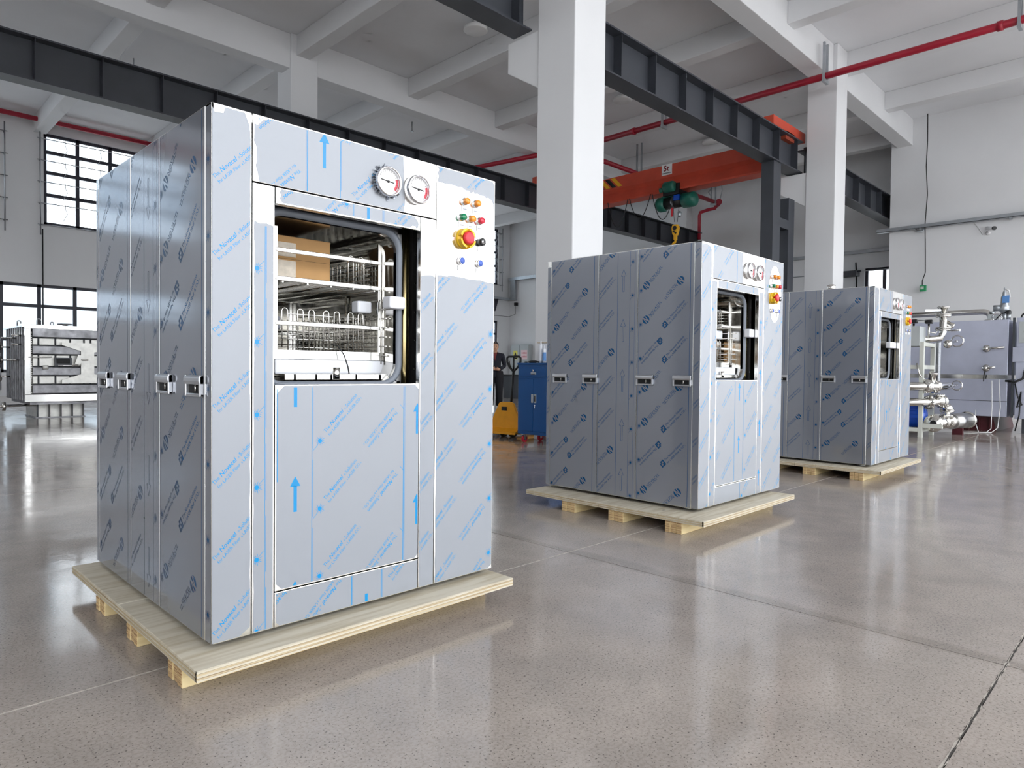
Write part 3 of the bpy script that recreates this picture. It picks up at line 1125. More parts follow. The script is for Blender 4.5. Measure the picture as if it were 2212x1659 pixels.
for j in range(2):
    # four square ideogram-like marks per line
    for i in range(4):
        y0 = .42 - .078 * i
        z0 = 1.22 - .15 * j
        mb = MB()
        for (a, b, c, d) in ((0, .055, 0, .009), (0, .055, .05, .059), (0, .055, .024, .032), (.0, .009, 0, .059), (.046, .055, 0, .059), (.023, .031, 0, .075)):
            if (i + j) % 2 and c == .024:
                continue
            mb.box(-.0215, -.020, y0 - b, y0 - a, z0 + c, z0 + d)
        mb.build('character', 'textred', n2)
tr_ = thing('wall_trunking', 'galvanised trunking stepping round the far corner of the hall', 'trunking', (XE, 20.9, 4.1))
MB().box(-.16, 0, -5.6, .1, .85, .98).build('upper_run', 'galv', tr_)
MB().box(-.14, 0, -.28, 0, .0, .86).build('drop', 'galv', tr_)
MB().box(-5.5, 0, -.0, .18, .0, .1).build('lower_run', 'galv', tr_)
MB().prism([(-.9, .18, 0), (-.9, -.02, 0), (-.9, .16, -.5), (-.9, .18, -.5)], (.04, 0, 0)).build('bracket', 'frame', tr_)
MB().box(-.2, -.08, -.42, -.30, -.25, -.12).build('sensor', 'black', tr_)
MB().tube([(-.1, -.3, -.2), (-.06, -.25, -.6), (-.1, .1, -.7), (-3, .17, -.68)], .008, 6).build('cable', 'wireblack', tr_)
# trunking and unit on the end wall near the partition
t2 = thing('wall_duct', 'grey duct along the end wall between the second column and the partition', 'duct', (XE, 5.3, 4.55))
MB().box(-.12, 0, 0, 6.0, 0, .09).build('duct_run', 'galv', t2)
MB().tube([(-.03, .2, -.5), (-.03, 6, -.52)], .012, 6).build('conduit', 'galv', t2)
un = thing('wall_unit', 'dark pipework and boxes on the end wall beside the second column', 'wall unit', (XE, 6.75, 3.0))
MB().box(-.30, 0, .0, .75, .9, 1.05).build('shelf_arm', 'girder', un)
MB().box(-.28, 0, .15, .8, .25, .55).build('grey_box', 'elec', un)
MB().box(-.26, 0, .2, .8, -.6, .2).build('black_box', 'black', un)
MB().tube([(-.1, .08, 1.3), (-.1, .05, .9), (-.1, .03, -.6)], .02, 6).build('conduit', 'wireblack', un)
MB().cyl((-.2, -.1, 1.02), (-.2, .9, 1.04), .03, n=10).build('pipe', 'girder', un)

# security bars in front of the upper back windows


def guard(label, u0, u1):
    r = thing('window_guard', label, 'window guard', (u0, YB - .14, 4.6))
    L = u1 - u0
    for xx in (-.10, L + .10):
        MB().tube([(xx, .0, -.15), (xx, 0, 2.55)], .016, 8).build('upright', 'steel_rod', r)
    for k in range(5):
        z = .12 + .55 * k
        MB().tube([(-.16, 0, z), (L + .16, 0, z)], .012, 8).build('rail', 'steel_rod', r)
        MB().tube([(-.10, 0, z), (-.10, .14, z)], .014, 6).tube([(L + .1, 0, z), (L + .1, .14, z)], .014, 6).build('wall_fixing', 'steel_rod', r)
        n = max(2, round(L / .80))
        for i in range(n):
            x = .45 + i * .80
            if x < L and k > 0:
                MB().tube([(x, 0, z + .03), (x, 0, z - .08), (x + .045, .0, z - .2), (x - .06, 0, z - .42)], .008, 6).build('stay', 'steel_rod', r)
    return r


guard('steel rod guard in front of the upper window left of the nearest machine', 3.9, 7.0)
guard('steel rod guard over the upper window at the left picture edge', -.14, 2.96)
guard('steel rod guard over the upper window in the far corner', 18.0, 20.28)
guard('steel rod guard over the upper back window behind the nearest machine', 8.2, 12.9)
cd_ = MB().tube([(3.84, YB - .16, .9), (3.84, YB - .16, 4.6)], .016, 8).build('wall_conduit', 'wireblack')
tag(cd_, 'thin dark conduit running down the back wall from the window guard to the ribbed vessel', 'conduit')
# set the whole shell to its real size
for o in [q for q in bpy.data.objects if q not in BEFORE and q.parent is None]:
    o.location = SB(*o.location)
    o.scale = (KB, KB, KB)
struct(MB().box(-80, 110, -80, 120, -0.5, -0.3).build('yard', 'yard'))


# ------------------------------------------------------------------ sterilizer machines
MW, MD, MH = 1.358, 1.45, 1.90
ZB = 0.024                      # cabinet underside above the deck (feet)
A45 = PI / 4


def fmap(eps):
    return lambda x, z: (x, -eps, z + ZB)


def smap(eps):
    return lambda u, z: (-eps, MD - u, z + ZB)


def rows(kind, x, z0, rot, per, n, rect):
    return [(kind, x, z0 + per * k, rot) for k in range(-n, n + 1)]


def print_shapes(els, rects):
    out = []
    for e in els:
        if e[0] == 'line':
            s = quad2(e[1] - e[4] / 2, e[1] + e[4] / 2, e[2], e[3])
        elif e[0] == 'diag':
            (x0, z0, x1, z1) = e[1:5]
            w_ = 0.0012
            s = ([(x0, z0 - w_), (x1, z1 - w_), (x1, z1 + w_), (x0, z0 + w_)], [(0, 1, 2, 3)])
        else:
            s = shape(e[0], e[1], e[2], e[3])
        for rc in rects:
            c = clip2(s, rc)
            if c[0]:
                out.append(c)
    return join2(*out) if out else ([], [])


PER = 0.268


def front_film(a, zs, variant=0, lo=-2, hi=8):
    """elements of the printed film whose arrow column is at x=a; zs shifts the pattern"""
    e = []
    for k in range(lo, hi):
        z = zs + PER * k
        e += [('star', a + .104, z - .031, 0), ('ft', a + .128, z, A45), ('ft', a + .467, z + .076, A45 + PI)]
        e += [('diag', a + .073, z - .068, a + .095, z - .046), ('line', a + .0695, z - 0.068, z + PER - .068, .0022), ('line', a + .0735, z - .06, z + PER * .62, .0016)]
        e += [('diag', a + .488, z + .1, a + .506, z + .082)]
    for k in range(lo, hi):
        e += [('arrow', a, zs - .161 + .403 * k, 0)]
    e += [('line', a + .506, -1, 3, .0035), ('line', a + .512, -1, 3, .0016)]
    return e


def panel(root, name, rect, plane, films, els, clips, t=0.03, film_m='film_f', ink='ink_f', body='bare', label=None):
    x0, x1, z0, z1 = rect
    mb = MB()
    if plane == 'F':
        mb.box(x0, x1, 0, t, z0 + ZB, z1 + ZB)
        fm = fmap
    else:
        mb.box(0, t, MD - x1, MD - x0, z0 + ZB, z1 + ZB)
        fm = smap
    o = mb.build(name, body, root, 0.0022)
    if label:
        o['label'] = label
    if films:
        sh = join2(*[(list(p), [tuple(range(len(p)))]) for p in films])
        flat('protective_film', sh, fm(0.0005), film_m, o)
    if els:
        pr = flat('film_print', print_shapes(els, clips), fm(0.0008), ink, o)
        if pr:
            pr['kind'] = 'stuff'
    return o


def rect_poly(x0, x1, z0, z1, cut=(0, 0, 0, 0)):
    """rectangle with corners cut: (bl, br, tr, tl)"""
    p = []
    a, b, c, d = cut
    p += [(x0 + a, z0)] if not a else [(x0, z0 + a), (x0 + a, z0)]
    p += [(x1, z0)] if not b else [(x1 - b, z0), (x1, z0 + b)]
    p += [(x1, z1)] if not c else [(x1, z1 - c), (x1 - c, z1)]
    p += [(x0, z1)] if not d else [(x0 + d, z1), (x0, z1 - d)]
    return p


def handle_at(root, yc, zc):
    """recessed zinc pull handle on the left side panel"""
    w, h = 0.150, 0.078
    o = MB()
    y0, y1, z0, z1 = yc - w / 2, yc + w / 2, zc - h / 2, zc + h / 2
    # frame: bottom lip, two ends, hood on top sloping outward
    o.box(-0.014, 0.0, y0, y1, z0, z0 + 0.012)
    o.box(-0.016, 0.0, y0, y0 + 0.014, z0, z1)
    o.box(-0.016, 0.0, y1 - 0.014, y1, z0, z1)
    P = []
    for (x, z) in ((0.0, z1), (-0.012, z1), (-0.019, z1 - 0.008), (-0.020, z1 - 0.022), (-0.016, z1 - 0.034), (-0.011, z1 - 0.034), (0.0, z1 - 0.034)):
        P.append((x, y0, z))
    o.prism(P, (0, w, 0))
    f = o.build('handle', 'handle', root, 0.003)
    MB().box(-0.004, -0.0005, y0 + 0.014, y1 - 0.014, z0 + 0.012, z1 - 0.032).build('recess', 'dark', f)
    MB().cyl((-0.006, yc - 0.01, z0 + 0.018), (-0.006, yc - 0.01, z1 - 0.036), 0.004, n=8).build('latch', 'mirror', f)
    return f


def gauge(root, x, z, r=0.063, torn=False, rnd=None):
    zz = z + ZB
    g = MB().lathe([(r * .86, 0.0), (r, 0.0), (r, 0.022), (r * .97, 0.030), (r * .90, 0.032), (r * .84, 0.026), (r * .84, 0.016)], (x, 0, zz), (0, -1, 0), 32).build('pressure_gauge', 'chrome', root)
    MB().cyl((x, -0.010, zz), (x, -0.016, zz), r * .85, n=32).build('dial', 'dialwhite', g)
    # red limit band, ticks and pointer
    V, F = [], []
    for i in range(9):
        a = -0.75 + 1.1 * i / 8
        for q in (.60, .80):
            V.append((x + math.cos(a) * r * q, -0.0165, zz + math.sin(a) * r * q))
        if i:
            F.append((2 * i - 2, 2 * i - 1, 2 * i + 1, 2 * i))
    MB().ext(V, F).build('red_band', 'dialred', g)
    tk = MB()
    for i in range(22):
        a = -0.9 + (PI + 1.8) * i / 21
        c, s = math.cos(a), math.sin(a)
        q0, q1 = r * (.70 if i % 3 else .64), r * .78
        w_ = 0.0006
        tk.ext([(x + c * q0 - s * w_, -0.0168, zz + s * q0 + c * w_), (x + c * q0 + s * w_, -0.0168, zz + s * q0 - c * w_),
                (x + c * q1 + s * w_, -0.0168, zz + s * q1 - c * w_), (x + c * q1 - s * w_, -0.0168, zz + s * q1 + c * w_)], [(0, 1, 2, 3)])
    tk.build('scale_marks', 'textblack', g)
    MB().obox((x - r * .05, -0.018, zz + 0.002), (r * 1.05, 0.0015, 0.003), (0, 0.10, 0)).cyl((x, -0.016, zz), (x, -0.021, zz), 0.005, n=10).build('pointer', 'textblack', g)
    if torn:
        mb = MB()
        for i in range(40):
            a = 2 * PI * i / 40 + rnd.uniform(-.05, .05)
            if rnd.random() < 0.25:
                continue
            q0, q1 = r * 1.0, r * rnd.uniform(1.06, 1.24)
            da = rnd.uniform(.05, .11)
            h = rnd.uniform(0.004, 0.016)
            mb.ext([(x + math.cos(a - da) * q0, -0.001, zz + math.sin(a - da) * q0), (x + math.cos(a + da) * q0, -0.001, zz + math.sin(a + da) * q0),
                    (x + math.cos(a + da * .6) * q1, -h, zz + math.sin(a + da * .6) * q1), (x + math.cos(a - da * .6) * q1, -h * .6, zz + math.sin(a - da * .6) * q1)], [(0, 1, 2, 3)])
        mb.build('torn_film', 'tornfilm', g)
    return g


def controls(root, small_labels=True):
    spec = [(1.161, 1.765, 'btn_orange'), (1.230, 1.766, 'btn_orange'), (1.141, 1.688, 'btn_green'), (1.198, 1.689, 'btn_orange'),
            (1.255, 1.689, 'btn_red')]
    for (x, z, m) in spec:
        zz = z + ZB
        b = MB().lathe([(0.0, 0), (0.0185, 0), (0.0185, 0.006), (0.016, 0.008)], (x, 0, zz), (0, -1, 0), 20).build('indicator_lamp', 'chrome', root)
        MB().lathe([(0.0155, 0.004), (0.0155, 0.022), (0.0135, 0.028), (0.0, 0.029)], (x, 0, zz), (0, -1, 0), 20).build('lens', m, b)
        pl = MB().box(x - 0.017, x + 0.021, -0.0025, 0, zz - 0.046, zz - 0.021).build('name_plate', 'label', b)
        MB().box(x - 0.010, x + 0.012, -0.003, -0.0025, zz - 0.037, zz - 0.033).build('name_plate_print', 'foam_grey', b)
    # emergency stop in yellow collar
    x, zz = 1.159, 1.591 + ZB
    e = MB()
    for k in range(4):
        a0 = k * PI / 2 + 0.2
        V, F = [], []
        n = 7
        for i in range(n + 1):
            a = a0 + (PI / 2 - 0.4) * i / n
            for (q, h) in ((0.047, 0), (0.047, 0.034), (0.037, 0.034), (0.037, 0)):
                V.append((x + math.cos(a) * q, -h, zz + math.sin(a) * q))
        for i in range(n):
            for j in range(4):
                F.append((4 * i + j, 4 * i + (j + 1) % 4, 4 * i + 4 + (j + 1) % 4, 4 * i + 4 + j))
        F += [(0, 1, 2, 3), (4 * n + 3, 4 * n + 2, 4 * n + 1, 4 * n)]
        e.ext(V, F)
    e.lathe([(0.0, 0.012), (0.048, 0.012), (0.048, 0.0)], (x, 0, zz), (0, -1, 0), 28)
    eo = e.build('emergency_stop', 'estop_y', root)
    MB().lathe([(0.014, 0.010), (0.014, 0.024), (0.029, 0.026), (0.030, 0.034), (0.028, 0.044), (0.022, 0.047), (0.0, 0.048)], (x, 0, zz), (0, -1, 0), 24).build('mushroom_head', 'estop', eo)
    # key switch
    x, zz = 1.262, 1.589 + ZB
    k = MB().lathe([(0.0, 0), (0.018, 0), (0.018, 0.022), (0.015, 0.024), (0.0, 0.024)], (x, 0, zz), (0, -1, 0), 20).build('key_switch', 'black', root)
    MB().lathe([(0.011, 0.023), (0.011, 0.027), (0.0, 0.027)], (x, 0, zz), (0, -1, 0), 16).build('key_barrel', 'chrome', k)
    MB().box(x - 0.0015, x + 0.0015, -0.0285, -0.027, zz - 0.006, zz + 0.006).build('keyhole', 'dark', k)
    MB().box(x - 0.018, x + 0.018, -0.0025, 0, zz - 0.046, zz - 0.021).build('name_plate', 'label', k)
    for (x, z) in ((1.139, 1.486), (1.253, 1.487)):
        zz = z + ZB
        b = MB().lathe([(0.0, 0), (0.0185, 0), (0.0185, 0.014), (0.016, 0.016), (0.0145, 0.014), (0.0, 0.013)], (x, 0, zz), (0, -1, 0), 20).build('push_button', 'chrome', root)
        MB().lathe([(0.0145, 0.010), (0.0145, 0.0165), (0.0, 0.017)], (x, 0, zz), (0, -1, 0), 20).build('button_cap', 'btn_blue', b)
        MB().box(x - 0.017, x + 0.021, -0.0025, 0, zz - 0.046, zz - 0.021).build('name_plate', 'label', b)


def chamber(root, detail=True):
    """pressure chamber behind the window opening, with gasket and sliding-door guides"""
    y0, y1 = 0.10, 1.30
    x0, x1, z0, z1 = 0.205, 0.878, 0.905 + ZB, 1.603 + ZB
    inner = rrect(x0 + .03, x1 - .03, z0 + .022, z1 - .03, 0.075)
    outer = rrect(x0, x1, z0, z1, 0.095)
    n = len(inner)
    mb = MB()
    V = [(x, y0, z) for x, z in inner] + [(x, y1, z) for x, z in inner]
    F = [(i, (i + 1) % n, n + (i + 1) % n, n + i) for i in range(n)]
    mb.ext(V, F, True)
    ch = mb.build('chamber', 'mirror', root)
    MB().ext([(x, y1, z) for x, z in inner], [tuple(range(n))]).build('chamber_back', 'mirror', ch)
    # gasket ring, proud of the flange
    mid = rrect(x0 + .014, x1 - .014, z0 + .011, z1 - .015, 0.085)
    V = [(x, y0 - .006, z) for x, z in outer] + [(x, y0 - .018, z) for x, z in mid] + [(x, y0 - .004, z) for x, z in inner] + [(x, y0 + .02, z) for x, z in inner]
    F = []
    for k in range(3):
        F += [(k * n + i, k * n + (i + 1) % n, (k + 1) * n + (i + 1) % n, (k + 1) * n + i) for i in range(n)]
    MB().ext(V, F, True).build('door_gasket', 'gasket', ch)
    # flange plate around the mouth (as four boxes behind the gasket)
    f = MB()
    f.box(0.15, x0 + .03, y0 + .005, y0 + .03, 0.70 + ZB, 1.66 + ZB)
    f.box(x1 - .02, x1 + .004, y0 + .005, y0 + .03, 0.70 + ZB, 1.66 + ZB)
    f.box(x0, x1, y0 + .005, y0 + .03, z1 - .02, 1.66 + ZB)
    f.box(x0, x1, y0 + .005, y0 + .03, 0.70 + ZB, z0 + .02)
    f.build('flange', 'brushed', ch)
    # niche with door guides right of the mouth
    MB().box(1.0, 1.006, 0.03, 0.45, 0.5 + ZB, 1.72 + ZB).build('niche_wall', 'mirror', root)
    MB().box(0.88, 1.0, 0.30, 0.306, 0.5 + ZB, 1.72 + ZB).build('niche_back', 'brushed', root)
    MB().box(0.20, 1.006, 0.03, 0.45, 1.70 + ZB, 1.712 + ZB).build('niche_top', 'dark', root)
    MB().cyl((0.906, 0.118, 0.55 + ZB), (0.906, 0.118, 1.69 + ZB), 0.024, n=14).build('guide_column', 'bronze', root)
    gr = MB().box(0.932, 0.966, 0.09, 0.125, 0.55 + ZB, 1.69 + ZB).build('guide_rail', 'black', root)
    for k in range(6):
        MB().cyl((0.945, 0.090, 0.98 + .13 * k + ZB), (0.945, 0.086, 0.98 + .13 * k + ZB), 0.004, n=8).build('screw', 'mirror', gr)
    if not detail:
        return ch
    # back-of-chamber details: ports and sheets
    for (px, pz) in ((0.42, 1.36), (0.42, 1.14), (0.66, 1.36), (0.66, 1.14)):
        MB().lathe([(0.05, 0), (0.05, 0.012), (0.03, 0.02), (0.028, 0.004), (0.0, 0.004)], (px, y1 - .002, pz + ZB), (0, -1, 0), 20).build('chamber_port', 'brushed', ch)
        MB().cyl((px, y1 - .008, pz + ZB), (px, y1 - .012, pz + ZB), 0.026, n=16).build('port_hole', 'dark', ch)
    for k in range(4):
        xx = 0.36 + .12 * k
        MB().box(xx, xx + .004, y1 - .006, y1 - .001, 0.97 + ZB, 1.5 + ZB).build('sheet_seam', 'dark', ch)
    # perforated grille low on the right inner wall
    g = MB()
    for k in range(7):
        g.tube([(0.838, 0.16, 1.04 + .042 * k + ZB), (0.838, 1.0, 1.04 + .042 * k + ZB)], 0.003, 6)
    g.tube([(0.838, 0.2, 1.0 + ZB), (0.838, 0.2, 1.34 + ZB)], 0.004, 6)
    g.tube([(0.838, 0.5, 1.0 + ZB), (0.838, 0.5, 1.34 + ZB)], 0.004, 6)
    g.build('side_wire_guard', 'mirror', ch)
    # floor fittings: shallow steel pads
    for k, (a, b) in enumerate(((0.335, 0.375), (0.382, 0.47), (0.476, 0.54), (0.546, 0.66), (0.666, 0.78), (0.79, 0.825))):
        MB().box(a, b, 0.125, 0.17, z0 + .026, z0 + .052).build('floor_pad', 'bare' if k in (0, 5) else 'mirror', ch, 0.003)
    MB().cyl((0.565, 0.128, z0 + .03), (0.565, 0.128, z0 + .078), 0.016, n=14).build('drain_knob', 'mirror', ch)
    return ch


def machine(name, label, loc, variant):
    rnd = random.Random(20 + variant)
    root = thing(name, label, 'machine', loc, 0, 'stainless sterilizers on plywood pallets')
    W, H = MW, MH
    # ---- carcass behind the panels
    c = MB()
    c.box(0.012, W - .012, 0.04, MD - .004, ZB + .004, ZB + .03)
    c.box(0.012, W - .012, 0.012, MD - .004, H + ZB - .03, H + ZB - .003)
    c.box(0.012, W - .012, MD - .02, MD - .004, ZB + .004, H + ZB - .003)
    c.box(0.030, 0.040, 0.03, MD - .004, ZB + .004, H + ZB - .003)
    c.box(W - .030, W - .003, 0.03, MD - .004, ZB + .004, H + ZB - .003)
    c.build('carcass', 'brushed', root)
    MB().box(0.035, 0.20, 0.030, 0.034, ZB + .01, H + ZB - .01).box(0.95, W - .01, 0.030, 0.034, ZB + .01, H + ZB - .01).box(0.2, 0.95, 0.030, 0.034, 1.60 + ZB, H + ZB - .01).build('seam_backing', 'dark', root)
    for (fx, fy) in ((.12, .14), (W - .12, .14), (.12, MD - .3), (W - .12, MD - .3)):
        MB().lathe([(0.0, 0), (0.045, 0), (0.045, 0.008), (0.02, 0.012), (0.016, ZB + .01), (0, ZB + .01)], (fx, fy, 0), (0, 0, 1), 18).build('foot', 'brushed', root)

    # ---- front panels
    full = lambda x0, x1, z0, z1: [(x0, x1, z0, z1)]
    # left post (returns round the corner)
    if variant == 0:
        post_film = [[(.003, .004), (.100, .004)] + [(.139, .03)] + rag((.139, .03), (.139, 1.76), 26, .0016, rnd) + [(.139, 1.80), (.136, 1.85), (.118, 1.893), (.048, 1.893), (.042, 1.872), (.012, 1.868), (.003, 1.885)]]
        e = []
        for k in range(-4, 5):
            e.append(('ft', .010, .565 + PER * k, A45))
        panel(root, 'corner_post', (0, .1435, 0, H), 'F', post_film, e, full(.004, .138, .006, 1.86), t=0.056)
        # left jamb strip
        sf = [[(.153, .004), (.226, .004), (.226, 1.505), (.20, 1.512), (.172, 1.508), (.153, 1.515)] + rag((.153, 1.515), (.153, .004), 30, .0018, rnd)]
        e = []
        for k in range(-3, 5):
            z = .539 + PER * k
            e += [('star', .164, z, 0), ('diag', .174, z + .012, .191, z + .03), ('line', .1945, z + .03, z + .03 + PER, .0022), ('line', .199, z - .09 + .04, z + .16, .0018)]
        panel(root, 'jamb_strip', (.147, .231, 0, 1.6525), 'F', sf, e, full(.154, .226, .006, 1.50))
        # header
        hf = [[(.172, 1.659), (.815, 1.659), (.822, 1.70), (.816, 1.75), (.812, 1.895), (.205, 1.895), (.185, 1.885), (.165, 1.862), (.153, 1.866), (.152, 1.80), (.162, 1.78), (.163, 1.735), (.158, 1.715), (.166, 1.69)]]
        e = [('line', .362, 1.6, 1.9, .0035), ('line', .3565, 1.6, 1.9, .0016), ('arrow', .434, 1.90, 0), ('line', .505, 1.6, 1.885, .0022), ('line', .509, 1.69, 1.885, .0016),
              ('star', .541, 1.902, 0), ('diag', .507, 1.885, .525, 1.897), ('ft', .565, 1.678, A45), ('ft', .327, 1.739, A45 + PI), ('ft', .312, 2.0, A45 + PI), ('ft', .90, 2.02, A45 + PI), ('ft', .90, 1.752, A45 + PI)]
        panel(root, 'header_panel', (.147, .9935, 1.6565, H), 'F', hf, e, full(.170, .812, 1.661, 1.893))
        # lintel
        lf = [[(.262, 1.597), (.85, 1.597), (.862, 1.606), (.878, 1.606), (.884, 1.596), (.893, 1.604), (.896, 1.62), (.888, 1.633), (.872, 1.648), (.258, 1.648), (.250, 1.636), (.256, 1.625), (.250, 1.612)]]
        e = [('star', .534, 1.644, 0), ('line', .567, 1.5, 1.7, .0022), ('line', .563, 1.59, 1.612, .0018), ('line', .637, 1.5, 1.7, .014), ('line', .708, 1.5, 1.7, .003), ('line', .713, 1.5, 1.7, .0016),
             ('ft', .70, 1.52, A45), ('ft', .513, 1.70 - .05, A45 + PI), ('ft', .33, 1.69, A45 + PI)]
        panel(root, 'lintel_panel', (.2345, .9045, 1.591, 1.6525), 'F', lf, e, full(.262, .885, 1.599, 1.646))
        # right jamb strip
        rf = [[(.911, .004), (.990, .004)] + rag((.990, .004), (.990, 1.39), 30, .0016, rnd) + [(.990, 1.395), (.97, 1.402), (.93, 1.398), (.911, 1.392)]]
        e = []
        for k in range(-4, 5):
            e.append(('ft', .823, .636 + PER * k, A45))
        panel(root, 'jamb_strip', (.908, .9925, 0, 1.6525), 'F', rf, e, full(.912, .989, .006, 1.39))
        # control panel
        top = [(1.001, 1.895), (1.340, 1.895), (1.354, 1.875), (1.3545, 1.752), (1.349, 1.762), (1.347, 1.785), (1.335, 1.802), (1.312, 1.811), (1.298, 1.806), (1.285, 1.815), (1.262, 1.812), (1.24, 1.818), (1.226, 1.812), (1.217, 1.822), (1.200, 1.811), (1.188, 1.821), (1.17, 1.818), (1.14, 1.83), (1.115, 1.826), (1.08, 1.829), (1.045, 1.826), (1.004, 1.826), (1.001, 1.836), (1.006, 1.85), (1.001, 1.866), (1.007, 1.88)]
        bot = [(1.002, .004), (1.33, .004), (1.3545, .02), (1.3545, 1.402), (1.30, 1.404), (1.27, 1.409), (1.2, 1.406), (1.16, 1.41), (1.08, 1.412), (1.06, 1.406), (1.02, 1.408), (1.002, 1.405)] + rag((1.002, 1.405), (1.002, .004), 30, .0016, rnd)
        e = []
        for k in range(-4, 6):
            z = .78 + PER * k
            e += [('ft', .964, z, A45), ('ft', 1.303, z + .076, A45 + PI), ('star', 1.336, z + .105, 0), ('diag', 1.342, z + .118, 1.356, z + .135)]
        panel(root, 'control_panel', (.9965, W, 0, H), 'F', [top, bot], e, [(1.003, 1.353, .008, 1.40), (1.012, 1.35, 1.832, 1.893)])
        # door
        df = [rect_poly(.240, .902, .142, .912, (.022, .016, .02, .03))]
        e = front_film(.316, .725, 0, -3, 3)
        e += [('arrow', .895, .83, 0), ('arrow', .895, .427, 0), ('line', .2435, .55, .9, .003)]
        panel(root, 'sliding_door', (.2345, .9045, .1365, .9165), 'F', df, e, full(.242, .900, .145, .905), t=0.028)
        kf = [rect_poly(.240, .902, .004, .128, (.014, .008, 0, 0))]
        e = [('ft', .513, .130, A45 + PI), ('ft', .31, .17, A45 + PI), ('line', .566, -1, 1, .0035), ('line', .571, -1, 1, .0016), ('line', .711, -1, 1, .0035), ('line', .7155, -1, 1, .0016), ('line', .637, 0, .038, .014), ('ft', .753, .078, A45)]
        panel(root, 'kick_panel', (.2345, .9045, 0, .1325), 'F', kf, e, full(.242, .900, .006, .126))
    else:
        # machines further back: film almost complete, bare patches round gauges and buttons
        sh_ = .09 * variant
        s45 = A45 * 1.16
        ptn = lambda a, z: front_film(a, z, 0, -4, 9)
        panel(root, 'corner_post', (0, .1435, 0, H), 'F', [rect_poly(.003, .139, .004, 1.885, (.01, 0, .03, 0))], [q for q in ptn(-.13, .33 + sh_)], full(.004, .138, .006, 1.87), t=0.056)
        panel(root, 'jamb_strip', (.147, .231, 0, 1.6525), 'F', [rect_poly(.152, .226, .004, 1.635)], ptn(.06, .30 + sh_), full(.153, .225, .006, 1.63))
        panel(root, 'header_panel', (.147, .9935, 1.6565, H), 'F', [[(.165, 1.659), (.62, 1.659), (.624, 1.74), (.615, 1.80), (.62, 1.895), (.165, 1.895)]], ptn(.02, .41 + sh_), full(.168, .612, 1.662, 1.893))
        panel(root, 'lintel_panel', (.2345, .9045, 1.591, 1.6525), 'F', [rect_poly(.245, .895, 1.594, 1.648)], ptn(.30, .45), full(.247, .893, 1.596, 1.646))
        panel(root, 'jamb_strip', (.908, .9925, 0, 1.6525), 'F', [rect_poly(.911, .986, .004, 1.62)], ptn(.95, .36), full(.912, .985, .006, 1.61))
        # control panel film with an oval window cut round the buttons
        N = 24
        cxo, czo, rx, rz = 1.198, 1.625, .118, .235
        ov = [(cxo + rx * math.cos(2 * PI * i / N + PI / 2) * (1 + rnd.uniform(-.05, .05)), czo + rz * math.sin(2 * PI * i / N + PI / 2)) for i in range(N + 1)]
        ov[N] = ov[0]
        if variant == 1:
            left = [(cxo, 1.895), (1.002, 1.895), (1.002, .004), (cxo, .004)] + [ov[i] for i in range(N // 2, -1, -1)]
            right = [(cxo, .004), (1.354, .004), (1.354, 1.895), (cxo, 1.895)] + [ov[i] for i in range(N, N // 2 - 1, -1)]
            panel(root, 'control_panel', (.9965, W, 0, H), 'F', [left, right], ptn(.90, .30) , [(1.003, 1.353, .008, 1.385), (1.003, 1.07, 1.385, 1.89), (1.32, 1.353, 1.385, 1.89)])
        else:
            panel(root, 'control_panel', (.9965, W, 0, H), 'F', [rect_poly(1.002, 1.354, .004, 1.895)], ptn(.90, .30), [(1.003, 1.353, .008, 1.42), (1.003, 1.10, 1.42, 1.89)])
        panel(root, 'sliding_door', (.2345, .9045, .1365, .9165), 'F', [rect_poly(.240, .902, .142, .912, (.012, .012, .012, .012))], ptn(.60 - .579 if variant == 1 else .48, .16 + sh_) + ptn(.60 if variant == 1 else -.099, .16 + sh_), full(.242, .900, .145, .905), t=0.028)
        panel(root, 'kick_panel', (.2345, .9045, 0, .1325), 'F', [rect_poly(.240, .902, .004, .128)], ptn(.56, .05), full(.242, .900, .006, .126))
    gauge(root, .723, 1.767, torn=(variant == 0), rnd=rnd)
    gauge(root, .881, 1.764)
    controls(root)
    chamber(root, variant < 2)

    # ---- left side (faces -x): u runs from the rear post (0) to the front (1.45)
    per = .256
    sect = [('side_panel', .042, .5435, True), ('centre_panel', .5465, .9165, False), ('side_panel', .9195, 1.3925, True)]
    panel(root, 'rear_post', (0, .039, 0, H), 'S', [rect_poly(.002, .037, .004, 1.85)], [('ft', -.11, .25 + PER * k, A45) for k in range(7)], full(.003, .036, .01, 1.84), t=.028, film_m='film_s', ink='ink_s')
    fp = panel(root, 'post_return', (1.3955, 1.4500, 0, H), 'S', [rect_poly(1.398, 1.4485, .004, 1.892)],
               ([('star', 1.424, .10 + PER * k, 0) for k in range(8)] + [('diag', 1.405, .075 + PER * k, 1.415, .088 + PER * k) for k in range(8)]) if variant == 0 else [('ft', 1.30, .10 + PER * k, A45) for k in range(7)],
               full(1.399, 1.4475, .01, 1.85), t=.010, film_m='film_s', ink='ink_s')
    flip = -1 if variant == 0 else 1
    ph = {0: .10, 1: .02, 2: .14}[variant]
